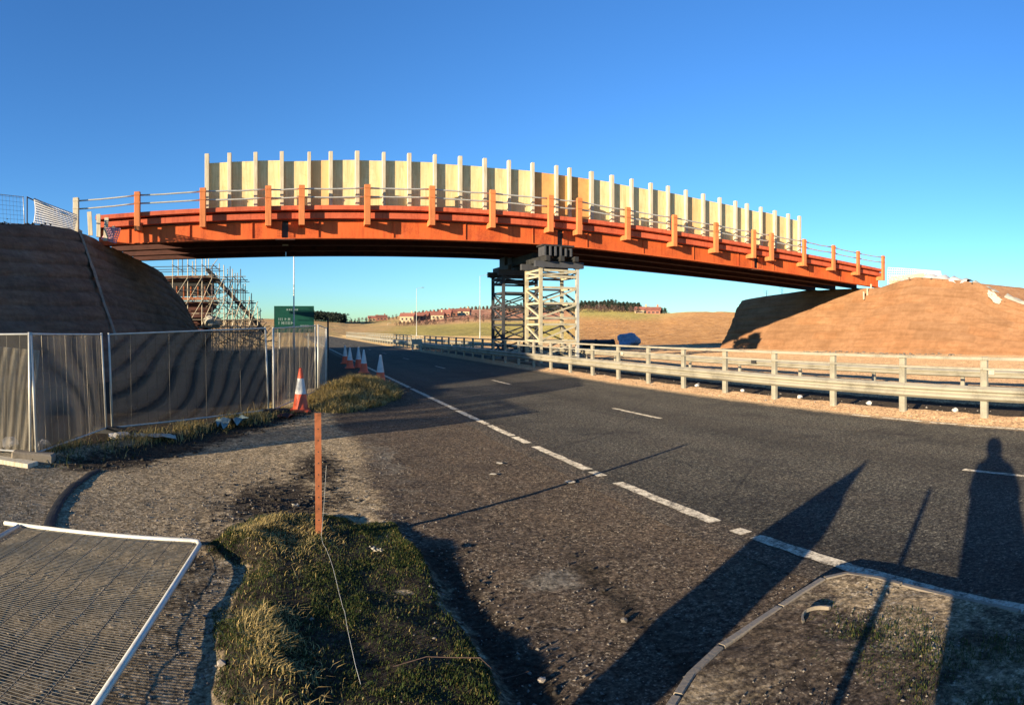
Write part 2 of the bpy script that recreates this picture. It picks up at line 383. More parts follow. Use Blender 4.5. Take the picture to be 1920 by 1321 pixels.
# ------------------------------------------------------------------ setting: ground
def mound(u, d):
    """grass verge round the marker post: a lip on its left, a cut edge on its right"""
    u = np.asarray(u, float); d = np.asarray(d, float)
    wob = .34*fbm(u*1.5, np.asarray(d)*1.5, 5, 4)
    c = -.04-.10*(np.asarray(u)-3)
    left = sstep(-.42, .14, d - c + wob); right = 1-sstep(1.00, 1.10, d + .6*wob*0.5)
    far = 1-sstep(5.7, 6.3, u + 1.5*wob); near = 1
    body = left*right*far*near
    ridge = np.exp(-((d-c+wob)/.17)**2)*far*(.015 + .075*np.exp(-((u-5.25)/.38)**2) + .075*np.exp(-((u-3.35)/.5)**2))
    lump = .05*np.clip(fbm(np.asarray(u)*1.6, np.asarray(d)*1.6, 21, 3)+.1, 0, 1)*body
    return body*(.085 - .045*sstep(.1, .9, d)) + ridge + lump + .02*body*fbm(u*6, np.asarray(d)*6, 22, 3)
def bank2(u, d):
    """grassy heap between the last fence panel and the road"""
    a = ((np.asarray(u)-17.3)/2.6)**2 + ((np.asarray(d)-1.9 - .35*(np.asarray(u)-17.3)*.6)/.95)**2
    return .36*np.exp(-a**1.5)*(1 + .7*fbm(np.asarray(u)*1.1, np.asarray(d)*1.1, 77, 3))
def hgt(u, d):
    u = np.asarray(u, float); d = np.asarray(d, float)
    z = -.13*sstep(1.2, -2.8, d)*sstep(4.5, 8, u) if False else -.13*(1-sstep(-2.8, 1.2, d))*sstep(4.5, 8, u)
    z = z + mound(u, d) + bank2(u, d)
    near = np.exp(-((u-4)/14)**2)*(1-sstep(2.5, 3.35, d))*(1-sstep(-14, -20, d)*0)
    z = z + near*(.022*fbm(u*1.4, d*1.4, 3, 4) + .010*fbm(u*7, d*7, 4, 3))
    z = z - .03*np.exp(-((d-1.2)/.13)**2)*(1-sstep(4.4, 5.2, u))
    weeds = np.exp(-((d + 3.7 - .62*np.clip(u-9, 0, 6))/.5)**2)*sstep(8.3, 9.2, u)*(1-sstep(13, 15, u))
    z = z + .10*weeds
    # dropped slightly under the carriageway sheet; drain trench in the median; sandy works beyond
    z = z - .03*sstep(3.75, 4.0, d)*(1-sstep(10.95, 11.1, d))
    z = z + .06*sstep(10.95, 12.0, d) - .22*sstep(12.1, 12.5, d)*(1-sstep(14.6, 15.6, d))
    z = z + .12*fbm(u*.35, d*.35, 31, 4)*sstep(15, 18, d) + .03*fbm(u*3, d*3, 33, 3)*sstep(11, 11.4, d)
    return z
def axis(parts):
    out = []
    for a, b, s in parts: out.append(np.arange(a, b, s))
    return np.concatenate(out + [[parts[-1][1]]])
ug = axis([(-60,-8,4),(-8,2.0,.4),(2.0,7.5,.07),(7.5,13,.14),(13,22,.3),(22,60,1.0),(60,200,6),(200,1600,100)])
dg = axis([(-900,-100,80),(-100,-12,4),(-12,-5,.3),(-5,-1.0,.11),(-1.0,1.5,.06),(1.5,3.44,.1),(3.44,3.62,.06),(3.62,10.9,1.0),(10.9,16,.16),(16,36,.7),(36,120,6),(120,1200,90)])
U, D = np.meshgrid(ug, dg, indexing='ij'); Z = hgt(U, D)
X = U*SA + D*CA; Y = U*CA - D*SA
gm = npmesh('ground', np.stack([X, Y, Z], -1).reshape(-1, 3), grid_faces(len(ug), len(dg))[:, ::-1], True)
n1 = fbm(U*.5, D*.5, 41, 4)
soil_and_shade = np.maximum.reduce([  # mud and soil, plus dark patches that stand for shade
    .9*np.exp(-((D + 2.9 - .52*np.clip(U-8.6, 0, 7))/.75)**2)*sstep(7.9, 8.8, U)*(1-sstep(15, 17, U)),      # mud along the foot of the fence
    .80*np.exp(-(((U-6.9)/1.2)**2 + ((D+.1)/.9)**2)), .75*np.exp(-(((U-8.5)/1.4)**2 + ((D-.40)/.5)**2)), .5*np.exp(-(((U-5.2)/2.2)**2 + ((D+.75)/.35)**2)),
    .9*(mound(U, D) > .035), .8*np.exp(-((D-1.25)/.2)**2)*(1-sstep(5, 5.6, U)), .75*(bank2(U, D) > .05),  # the strip beside the verge paints in its edge's cast shadow
    .7*np.exp(-((D-1.75-.12*U)/.14)**2)*(1-sstep(4.2, 5.2, U)), .3*np.exp(-((D-2.35-.1*U)/.10)**2)*(1-sstep(3.6, 4.6, U)),
    1.1*sstep(12.0, 12.2, D)*(1-sstep(14.7, 15.1, D)), 1.1*sstep(8, 9.2, U)*(D < -3.9+.62*np.clip(U-9, 0, 6))*(U < 30)*(D > -14), .6*(U > 19)*(D < 3.4)*(D > -12)])  # median trench and ground past the fence darkened to stand for shade
sand = sstep(10.9, 11.05, D)*(1-1.0*sstep(12.0, 12.2, D)*(1-sstep(14.7, 15.1, D)))
apron = sstep(.6, 1.5, D + .35*n1)*(1-sstep(3.6, 3.8, D))*.95
field = np.maximum(sstep(60, 75, U), sstep(40, 60, np.abs(D)))
pale = .85*np.exp(-(((U-4.25-.5*(D-1.95)**2)/.22)**2 + ((D-1.95)/.28)**2)) + .5*np.exp(-(((U-9)/2.5)**2 + ((D-1.4)/.35)**2))
one = np.ones_like(U)
col_attr(gm, 'zone', np.stack([soil_and_shade, sand, apron, one], -1).reshape(-1, 4))
col_attr(gm, 'zone2', np.stack([field, pale, 0*one, one], -1).reshape(-1, 4))
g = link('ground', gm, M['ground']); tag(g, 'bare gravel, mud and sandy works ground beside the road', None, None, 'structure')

# far hills and fields
def hills():
    az = np.radians(np.arange(-80, 80.01, .35)); px = 960 + 1160*az
    sx = [200, 560, 590, 650, 690, 760, 830, 890, 930, 1000, 1060, 1100, 1150, 1200, 1240, 1300, 1370, 1450, 1900]
    sy = [600, 600, 601, 604, 601, 590, 582, 577, 577, 577, 577, 576, 577, 581, 586, 585, 587, 588, 590]
    ys = np.interp(px, sx, sy); rb = np.interp(px, [0, 990, 1075, 1900], [135, 135, 66, 66]); rs = np.interp(px, [0, 640, 760, 950, 1090, 1260, 1400, 1900], [420, 420, 620, 620, 420, 260, 240, 240])
    yb = np.interp(px, [0, 990, 1075, 1900], [640, 640, 652, 652])
    T = np.concatenate([np.linspace(0, 1, 70), [1.08, 1.25, 1.6]])
    R = rb[:, None]*(rs/rb)[:, None]**T[None, :]
    yy = yb[:, None] + (ys-yb)[:, None]*np.clip(T, 0, 1)[None, :]**.85 + np.clip(T-1, 0, 1)[None, :]*90
    Zh = EYE - (yy-616)/1160*R
    x = R*np.sin(az)[:, None]; y = R*np.cos(az)[:, None]
    Zh = Zh + fbm(x*.03, y*.03, 51, 4)*np.clip((R-80)/400, 0, 1)*3.0 + fbm(x*.25, y*.25, 52, 3)*.35*np.clip((R-66)/30, 0, 1)
    Zh[:, 0] -= 1.5
    me = npmesh('hills', np.stack([x, y, Zh], -1).reshape(-1, 3), grid_faces(len(az), len(T)), True)
    t = NT('hill_fields')
    big = t.noise(.011, 5, .6); mid = t.noise(.07, 6, .7); fine = t.noise(.8, 5, .75)
    c = t.ramp(t.math('ADD', t.math('MULTIPLY', big, .5), t.math('MULTIPLY', mid, .5)), [(.36, (.22,.17,.055)), (.47, (.38,.26,.11)), (.56, (.44,.26,.115)), (.68, (.50,.35,.19))])
    c = t.mix(t.ramp(fine, [(.35, .55), (.6, 0.0)]), c, (.14,.10,.05))
    zn = t.attr('zone', 'Red'); c = t.mix(zn, c, t.ramp(fine, [(.3, (.15,.072,.026)), (.5, (.32,.165,.062)), (.72, (.46,.27,.12))]))
    c = t.mix(t.attr('zone', 'Green'), c, t.ramp(fine, [(.3, (.13,.12,.03)), (.6, (.31,.24,.075)), (.8, (.44,.32,.12))]))
    c = t.mix(t.attr('zone', 'Blue'), c, t.ramp(mid, [(.35, (.13,.055,.035)), (.5, (.25,.115,.072)), (.65, (.36,.21,.13))]))
    t.bump(t.noise(.5, 12, .75), .4, 1.6); mat = t.done(c, .95, 0, .1, 1.0)
    PX = np.repeat(px[:, None], len(T), 1); TT = np.repeat(T[None, :], len(az), 0)
    right = sstep(1040, 1100, PX)
    r = right*(1-sstep(.72, .95, TT)*(1-sstep(1200, 1340, PX)))
    gcol = (1-right)*sstep(690, 780, PX)*(1-sstep(.45, .6, TT)) + right*sstep(.6, .8, TT)*(1-sstep(1180, 1260, PX))*(1-sstep(.93, .98, TT))
    b = (1-right)*sstep(740, 800, PX)*sstep(.55, .68, TT)
    col_attr(me, 'zone', np.stack([r, np.clip(gcol, 0, 1), b, 1+0*r], -1).reshape(-1, 4))
    h = link('hills', me, mat); tag(h, 'low winter fields and a hill behind the bridge', None, None, 'structure')
    return az, px, R, Zh, T
HAZ, HPX, HR, HZ, HT = hills()
def hill_at(pxl, t):
    i = int(np.argmin(np.abs(HPX-pxl))); j = int(np.argmin(np.abs(HT-t)))
    r = HR[i, j]; a = HAZ[i]; return Vector((r*math.sin(a), r*math.cos(a), HZ[i, j])), r

# carriageway, lane paint
def sheet(u0, u1, d0, d1, z, nu, nd, name, mat, label):
    uu = np.linspace(u0, u1, nu); dd = np.linspace(d0, d1, nd); A, B = np.meshgrid(uu, dd, indexing='ij')
    wob0 = .06*fbm(A*1.1, B*0+2, 61, 4)*(B == d0) + .05*fbm(A*1.1, B*0+9, 62, 4)*(B == d1); B2 = B + wob0
    V = np.stack([A*SA + B2*CA, A*CA - B2*SA, 0*A + z], -1).reshape(-1, 3)
    o = link(name, npmesh(name, V, grid_faces(nu, nd)[:, ::-1]), mat); tag(o, label, None, None, 'structure'); return o
sheet(-60, 190, 3.45, 11.05, 0.004, 1200, 8, 'road', M['asphalt'], 'dark two lane carriageway running away under the bridge')
def marks(name, segs, dc, wdt, label, seed):
    b = MB()
    for u0, u1 in segs:
        n = max(2, int((u1-u0)/.12)); vs = []; rr = random.Random(seed + int(u0*10))
        for i in range(n+1):
            u = u0 + (u1-u0)*i/n; e0 = rr.uniform(-.012, .012); e1 = rr.uniform(-.012, .012)
            p = W(u, dc-wdt/2+e0, .009); q = W(u, dc+wdt/2+e1, .009); vs += [p, q]
        b.add(vs, [(2*i, 2*i+1, 2*i+3, 2*i+2) for i in range(n)])
    o = b.build(name, M['paint']); tag(o, label, None, None, 'structure'); return o
marks('edge_line', [(-40, 4.12), (4.24, 4.40), (4.68, 6.58), (6.97, 7.25), (7.38, 9.2), (9.5, 10.14), (10.25, 11.54), (11.69, 13.85), (14.0, 19.3), (19.6, 60), (62, 185)], 3.87, .14, 'worn white edge line along the near side of the road', 3)
marks('lane_line', [(3.95-9*k+0, 5.95-9*k) if False else (1.85+8.95*k, 3.86+8.95*k) for k in range(-4, 20)], 7.40, .10, 'dashed white lane line down the middle of the road', 5)
marks('edge_line', [(-40, 1.0), (1.15, 2.4), (2.5, 4.1), (4.2, 5.6), (5.8, 6.4), (6.6, 7.6), (7.9, 8.4)], 10.82, .10, 'thin white edge line along the far side of the road', 9)
# scraps of spilt paint on the apron
scr = MB()
for u, d, a, bb in ((6.85, 3.35, .20, .07), (8.2, 2.9, .16, .05), (7.6, 2.6, .10, .05)):
    vs = [W(u + a*math.cos(t)*random.uniform(.6, 1.1)*.5, d + bb*math.sin(t)*random.uniform(.7, 1.1), .02 + float(hgt(u, d))) for t in np.linspace(0, 2*math.pi, 11)[:-1]]
    scr.add(vs, [tuple(range(10))])
tag(scr.build('paint_spill', M['paint']), 'small white paint splashes on the dirty hard shoulder', None, None, 'structure')

# raised kerbed island at the bottom right
KP = [(1.9,.9),(2.25,1.45),(2.59,1.97),(2.71,2.27),(2.79,2.64),(2.88,3.12),(2.92,3.42),(2.85,3.60),(2.61,3.67),(1.7,3.68),(.8,3.66),(-.2,3.66),(-1.2,3.66),(-2.2,3.66)]
isl = MB()
ctr = [W(u-.03, d-.02 if d > 3.3 else d+.018, .094) for u, d in KP] + [W(-2.2, .3, .05), W(.6, .3, .05)]
isl.add(ctr, [tuple(range(len(ctr)))])
island = isl.build('pavement', M['ground']); tag(island, 'raised dirt island with a kerb, lower right', None, None, 'structure')
me = island.data
bm = bmesh.new(); bm.from_mesh(me); bmesh.ops.triangulate(bm, faces=bm.faces); bmesh.ops.subdivide_edges(bm, edges=bm.edges, cuts=12, use_grid_fill=True); 
for v in bm.verts:
    u, d = UD(v.co.x, v.co.y); v.co.z += .02*float(fbm(u*3, d*3, 71, 3))
bm.to_mesh(me); bm.free()
nv = len(me.vertices); co = np.zeros(nv*3, np.float32); me.vertices.foreach_get('co', co); co = co.reshape(-1, 3)
zz = np.zeros((nv, 4), np.float32); zz[:, 2] = .45 + .8*fbm(co[:, 0]*1.2, co[:, 1]*1.2, 73, 3); zz[:, 0] = .45*(fbm(co[:, 0]*2, co[:, 1]*2, 74, 3)+.5); zz[:, 3] = 1
col_attr(me, 'zone', zz); col_attr(me, 'zone2', np.tile(np.array([0, 0, 0, 1], np.float32), (nv, 1)))
def dens(pts, step):
    out = [Vector(pts[0])]
    for a, b in zip(pts[:-1], pts[1:]):
        a = Vector(a); b = Vector(b); n = max(1, int((b-a).length/step))
        for i in range(1, n+1): out.append(a.lerp(b, i/n))
    return out
kpts = dens([(u, d) for u, d in KP], .1)
i = 0
while i < len(kpts)-2:                       # kerb stones, butted with a narrow joint
    j = min(i + (5 if i < 26 else 9), len(kpts)-1); seg = kpts[i:j+1]; st = []
    for k, p in enumerate(seg):
        a = seg[max(0, k-1)]; b = seg[min(len(seg)-1, k+1)]; t = (b-a).normalized(); nrm = Vector((t.y, -t.x))
        s = .012 if k == 0 else (-.012 if k == len(seg)-1 else 0); q = p + t*s
        ring = []
        for off, z in ((-.026, -.05), (.026, -.05), (.026, .088), (.019, .096), (-.019, .097), (-.026, .09)):
            c = q + nrm*off; ring.append(W(c.x, c.y, z))
        st.append(ring)
    MB().sweep(st).build('kerb_stone', M['concrete'], island); i = j

# ------------------------------------------------------------------ embankments
def bank(name, stations, mat, label, courses, seed, relief=.10):
    """stations: (base u,d,z), (crest u,d,z), (back u,d,z) down the length of the bank"""
    P = np.array(stations, float)                               # n,3,3
    s = np.concatenate([[0], np.cumsum(np.linalg.norm(np.diff(P[:, 1, :], axis=0), axis=1))]); L = s[-1]
    q = np.linspace(0, L, int(L/.26)+2); Q = np.stack([np.stack([np.interp(q, s, P[:, a, b]) for b in range(3)], -1) for a in range(3)], 1)
    rows = []; tint = []; nr = courses*6
    for k in range(nr+1):
        t = k/nr; c = t*courses; fr = c-math.floor(c)
        tt = (math.floor(c) + min(1, fr*1.0))/courses
        p = Q[:, 0]*(1-tt) + Q[:, 1]*tt
        out = Q[:, 0]-Q[:, 1]; out[:, 2] = 0; out = out/np.maximum(np.linalg.norm(out, axis=1, keepdims=True), 1e-6)
        ci = int(math.floor(c)); seam = np.abs(((q + 1.3*(ci*.618 % 1)) % 2.6) - 1.3); bul = relief*(math.sin(math.pi*fr)**.5 if 0 < fr < 1 else 0)*(.55 + .45*np.clip(seam/.18, 0, 1))*(0 if k in (nr,) else 1) + relief*.9*vnoise(q*.7 + ci*13.7, 0*q + ci, seed+3)
        nz = .20*fbm(q*.35, 0*q + t*5, seed, 3) + .07*fbm(q*3, 0*q + t*30, seed+5, 3)
        p = p + out*(bul + nz*(1 if 0 < k else 0))[:, None]; rows.append(p)
        cell = hash2(np.floor((q + 1.3*(ci*.618 % 1)+1.3)/2.6).astype(np.int64), 0*q.astype(np.int64) + ci, seed); jn = np.maximum(1.0*(min(fr, 1-fr) < .09), 1-np.clip(np.abs(seam-1.3)/.14, 0, 1)*1.0 if False else .8*(1-np.clip(seam/.16, 0, 1)))
        tint.append(np.stack([cell, jn, 0*q, 0*q+1], -1))
    for t in (.02, .08, .2, .4, .7, 1.0):
        p = Q[:, 1]*(1-t) + Q[:, 2]*t; p[:, 2] += .18*fbm(q*.4, 0*q + t*9, seed+9, 3) + .16*fbm(q*1.6, 0*q + t*9, seed+11, 3); rows.append(p); tint.append(np.tile([.5, 0, 0, 1.0], (len(q), 1)))
    R = np.stack(rows, 1); Xb = R[..., 0]*SA + R[..., 1]*CA; Yb = R[..., 0]*CA - R[..., 1]*SA
    me = npmesh(name, np.stack([Xb, Yb, R[..., 2]], -1).reshape(-1, 3), grid_faces(R.shape[0], R.shape[1]), True)
    col_attr(me, 'tint', np.stack(tint, 1).reshape(-1, 4))
    bm = bmesh.new(); bm.from_mesh(me); bmesh.ops.recalc_face_normals(bm, faces=bm.faces)
    if sum(f.normal.z for f in bm.faces) < 0: bmesh.ops.reverse_faces(bm, faces=bm.faces)
    bm.to_mesh(me); bm.free()
    o = link(name, me, mat); tag(o, label, None, None, 'structure'); return o
LEFT = [((-30,-60,-.2),(-26,-64,6.0),(-40,-90,6.0)), ((2,-46,-.2),(6.5,-46,6.0),(30,-70,6.0)), ((1.5,-24,-.2),(5.5,-27,6.2),(30,-60,6.2)), ((9.0,-14.5,-.2),(12.96,-19.4,6.4),(33,-55,6.4)),
        ((17,-9.5,-.2),(18.5,-15,6.45),(35,-55,6.5)), ((23,-6.6,-.2),(24.2,-12.2,6.5),(36,-55,6.6)), ((26.5,-6.3,-.2),(26.7,-11.5,6.8),(37,-55,6.8)), ((29.1,-6.2,-.2),(29.1,-10.8,6.92),(38,-55,7.0)),
        ((31,-6.1,-.2),(31,-10.3,6.72),(38.5,-55,7.0)), ((32.2,-6.1,-.2),(32.2,-9.8,6.48),(39,-55,7.0)), ((35,-6.1,-.2),(35,-9.5,6.35),(39.5,-55,7.0)), ((38.2,-6.1,-.2),(38.2,-9.3,6.25),(40,-55,7.0)), ((41.6,-6.1,-.2),(41.6,-8.8,5.8),(42,-55,7.0)),
        ((44.4,-6.2,-.2),(44.4,-7.8,4.1),(45,-55,6.0)), ((45.6,-6.3,-.2),(45.6,-6.8,1.8),(50,-55,3.0)), ((46.6,-6.3,-.2),(46.6,-6.4,.3),(56,-55,.3))]
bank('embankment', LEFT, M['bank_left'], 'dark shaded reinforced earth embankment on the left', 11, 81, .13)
RIGHT0 = [((43.4,36.0,-.2),(43.4,38.7,4.55),(46,90,4.4)), ((43.0,36.0,-.2),(43.0,38.8,4.65),(45.5,90,4.6)), ((40,36.0,-.2),(40,39.5,4.98),(43,90,5.2)), ((37,36,-.2),(37,40,5.22),(40,90,5.2)), ((34,36,-.2),(34,40.2,5.24),(36,90,5.2)), ((28.3,36,-.2),(28.3,40,5.18),(30,90,5.2)),
         ((26.8,36,-.2),(26.8,40,5.55),(27,90,5.5)), ((25.0,36,-.2),(25.0,40,5.85),(25,90,5.8)), ((23,36,-.2),(23,40,5.66),(22,90,5.6)), ((21.2,36,-.2),(21.2,40.2,5.45),(19,90,5.4)), ((19.6,36,-.2),(19.6,40,5.2),(17,90,5.2)),
         ((18.2,36,-.2),(18.2,40,4.3),(14,90,4.3)), ((16,36,-.2),(16,40,3.5),(11,90,3.5)), ((12,36,-.2),(12,40.5,3.0),(6,90,3)), ((4,36.5,-.2),(4,41.5,2.7),(-4,90,2.7)), ((-14,38,-.2),(-14,44,2.4),(-24,90,2.4))]
RIGHT = [tuple((u*1.07 if u > 0 else u, d+(2.9 if i < 2 else 3), 1.9 + (z-1.9)*1.07 if z > 0 else z) for i, (u, d, z) in enumerate(st)) for st in RIGHT0]
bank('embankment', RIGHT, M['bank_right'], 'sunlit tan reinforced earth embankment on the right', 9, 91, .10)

# ------------------------------------------------------------------ bridge
ZB = ([-11, -5, 0, 7, 12, 16, 20.7, 26, 30.6, 36, 41, 45], [6.33, 6.42, 6.5, 6.575, 6.6, 6.56, 6.41, 6.22, 6.07, 5.88, 5.68, 5.53])
ZT = ([-11, -5, 0, 7, 12, 17, 21, 24.2, 27.5, 32.7, 36, 39.2, 45], [7.9, 8.04, 8.13, 8.235, 8.24, 8.16, 8.03, 7.91, 7.79, 7.62, 7.51, 7.38, 7.15])
zb = lambda d: float(np.interp(d, *ZB)); zt = lambda d: float(np.interp(d, *ZT))
U0 = 31.0
bridge = thing('road_bridge', 'orange steel girder bridge under construction spanning the road', 'bridge', W(U0, 0, 0))
def runs(a, b, step=1.2):
    n = max(1, int(round((b-a)/step))); return [a + (b-a)*i/n for i in range(n+1)]
def profile(name, mat, a, b, ring, parent=bridge):
    return MB().sweep([[(x, y, z) for y, z in ring(x)] for x in runs(a, b)]).build(name, mat, parent)
SPL = [-10.1, -.20, 14.90, 29.90, 44.7]
for a, b in zip(SPL[:-1], SPL[1:]):
    a2 = a + (.006 if a > -10 else 0); b2 = b - (.006 if b < 44 else 0); g0 = .16
    # cornice, second strip and web of the near edge
    profile('edge_form', M['orange2'], a2, b2, lambda x: [(.23, zt(x)-.22), (.23, zt(x)-.03), (.26, zt(x)), (.70, zt(x)), (.70, zt(x)-.25), (.30, zt(x)-.25)])
    profile('edge_form', M['orange2'], a2, b2, lambda x: [(.48, zt(x)-.62), (.48, zt(x)-.33), (.52, zt(x)-.30), (.78, zt(x)-.30), (.78, zt(x)-.64), (.52, zt(x)-.64)])
    for y in (.80, 3.2, 5.7, 8.2):
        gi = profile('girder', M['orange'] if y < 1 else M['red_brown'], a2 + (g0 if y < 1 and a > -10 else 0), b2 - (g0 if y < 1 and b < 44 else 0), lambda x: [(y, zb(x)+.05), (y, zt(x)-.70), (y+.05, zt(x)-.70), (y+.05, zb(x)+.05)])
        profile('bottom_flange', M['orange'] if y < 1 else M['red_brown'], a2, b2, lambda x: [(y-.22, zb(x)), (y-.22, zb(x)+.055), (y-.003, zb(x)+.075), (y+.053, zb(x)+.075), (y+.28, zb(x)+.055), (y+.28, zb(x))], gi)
        if y < 1:
            for x in runs(a+1.7, b-1.7, 3.36):
                MB().box(x-.012, x+.012, y-.06, y-.002, zb(x)+.085, zt(x)-.72).build('stiffener', M['orange'], gi)
# bolted splice plates over each joint, with the dark gap of the unfinished web
for s in SPL[1:-1]:
    for xa, xb in ((s-.46, s-.175), (s+.175, s+.46)): MB().box(xa, xb, .765, .795, zb(s)+.12, zb(s)+.62).build('splice_plate', M['orange'], bridge)
    bolt = MB()
    for k in range(5):
        for dx in (-.40, -.31, -.22, .22, .31, .40): bolt.box(s+dx-.014, s+dx+.014, .745, .765, zb(s)+.17+k*.09, zb(s)+.198+k*.09)
    bolt.build('bolt_rows', M['rust'], bridge)['kind'] = 'stuff'
    MB().box(s-.3, s+.3, .90, .93, zb(s)+.1, zt(s)-.72).build('web_gap_plate', M['darksteel'], bridge)
    MB().box(s-.5, s+.5, .56, 1.10, zb(s)-.05, zb(s)-.004).build('flange_plate', M['red_brown'], bridge)
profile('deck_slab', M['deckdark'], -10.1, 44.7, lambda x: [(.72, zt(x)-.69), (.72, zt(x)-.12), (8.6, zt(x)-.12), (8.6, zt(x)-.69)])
for y in (1.2, 3.6, 6.1):                                   # cross frames between the girders
    for x in runs(-6.5, 42.5, 6.1):
        MB().bar((x, y-.3, zb(x)+.25), (x, y+1.9, zt(x)-.85), .09, .09).bar((x, y-.3, zt(x)-.85), (x, y+1.9, zb(x)+.25), .09, .09).build('cross_frame', M['red_brown'], bridge)
BR = [(-11.15,8.90,6.95),(-7.78,9.00,6.98),(-4.36,9.05,7.06),(-1.04,9.09,7.08),(.64,9.12,7.12),(3.96,9.21,7.17),(7.32,9.28,7.25),(10.61,9.27,7.27),(13.99,9.25,7.24),(15.76,9.26,7.21),(18.97,9.06,7.14),(22.35,8.95,7.01),(25.68,8.83,6.87),(29.04,8.71,6.77),(30.77,8.68,6.72),(34.2,8.60,6.60),(37.63,8.50,6.52),(40.84,8.36,6.37),(44.45,8.32,6.15)]
for k, (d, top, bot) in enumerate(BR):
    wd = .15
    b = MB()
    ztd = zt(d)
    # fin: narrow upright above the edge, deep web below it running back to the girder
    b.cbox(d-wd, d+wd, 0, .22, bot, top, .015)
    b.box(d-.11, d+.11, .221, .80, bot+.02, ztd-.66)
    b.box(d-wd-.004, d+wd+.004, -.02, .02, top-.20, top-.12).box(d-wd-.004, d+wd+.004, -.02, .02, top-.62, top-.54)
    m = M['timber'] if k == 0 else M['bracket']
    o = b.build('edge_bracket', m, bridge)
    if k == 0: tag(o, 'pale weathered bracket at the left end')
for (d0, t0, _), (d1, t1, _) in zip(BR[:-1], BR[1:]):        # two scaffold-tube rails through every bay
    for off in (.14, .57):
        mb = MB(); pts = []
        for i in range(6):
            t = i/5; pts.append((d0 + (d1-d0)*t, .27, t0 + (t1-t0)*t - off - .03*math.sin(math.pi*t)*(.5 + random.random())))
        mb.path(pts, .044, 6); mb.build('guard_rail', M['galv'], bridge, smooth=True)
for d in (-.2, 14.9):                                       # pale lamps/labels fixed under the joints
    MB().box(d-.16, d+.16, 2.42, 2.50, zb(d)-.10, zb(d)-.03).build('marker_plate', M['white_sheet'], bridge)

# plywood hoarding standing on the deck edge
hoard = thing('plywood_hoarding', 'tall row of yellow plywood sheets with pale posts on the bridge deck', 'hoarding', W(U0, 0, 0))
HP = [-4.24,-3.07,-1.72,-.37,1.04,2.15,3.52,4.91,6.26,7.64,9.03,10.41,11.81,13.21,14.67,15.5,16.92,18.29,19.67,21.05,22.36,23.76,25.18,26.59,27.99,29.06,30.4,31.81,33.21,34.43]
HT_ = [10.96,10.98,10.99,10.99,11.0,11.03,11.07,11.08,11.1,11.12,11.12,11.12,11.13,11.14,11.12,11.11,11.07,11.02,10.95,10.9,10.87,10.82,10.76,10.71,10.66,10.62,10.57,10.52,10.46,10.43]
for k, d in enumerate(HP):
    t = HT_[k] + random.uniform(-.02, .02); ln = random.uniform(-.012, .012)
    wd = random.choice([.085, .10, .11])
    MB().cbox(d-wd, d+wd, .70, .945, zt(d)-.11, t, .012).build('post', M['timber'], hoard, rot=(0, 0, 0))
    if k+1 < len(HP):
        e = HP[k+1]; dr = random.uniform(-.03, .03); pt = .42 if d < 20 else (.36 if d < 30 else .30)
        z0, z1 = HT_[k]-pt+dr, HT_[k+1]-pt+dr
        b = MB(); x0, x1 = d-.06, e-.07
        b.add([(x0,.95,zt(d)-.1),(x1,.95,zt(e)-.1),(x1,.95,z1),(x0,.95,z0),(x0,.972,zt(d)-.1),(x1,.972,zt(e)-.1),(x1,.972,z1),(x0,.972,z0)],
              [(0,1,2,3),(7,6,5,4),(0,4,5,1),(1,5,6,2),(2,6,7,3),(3,7,4,0)])
        b.build('plywood_sheet', M['plywood_orange'] if k in (13, 14, 15) else M['plywood'], hoard)
        if k % 2 == 0: MB().bar((d, 1.0, zt(d)+1.2), (e, 1.0, zt(e)+1.2), .05, .1).build('batten', M['timber'], hoard)
        MB().bar((d+.2, 1.06, z0-.3), (d+.2, 2.2, zt(d)-.1), .06, .06).build('raking_prop', M['timber'], hoard)

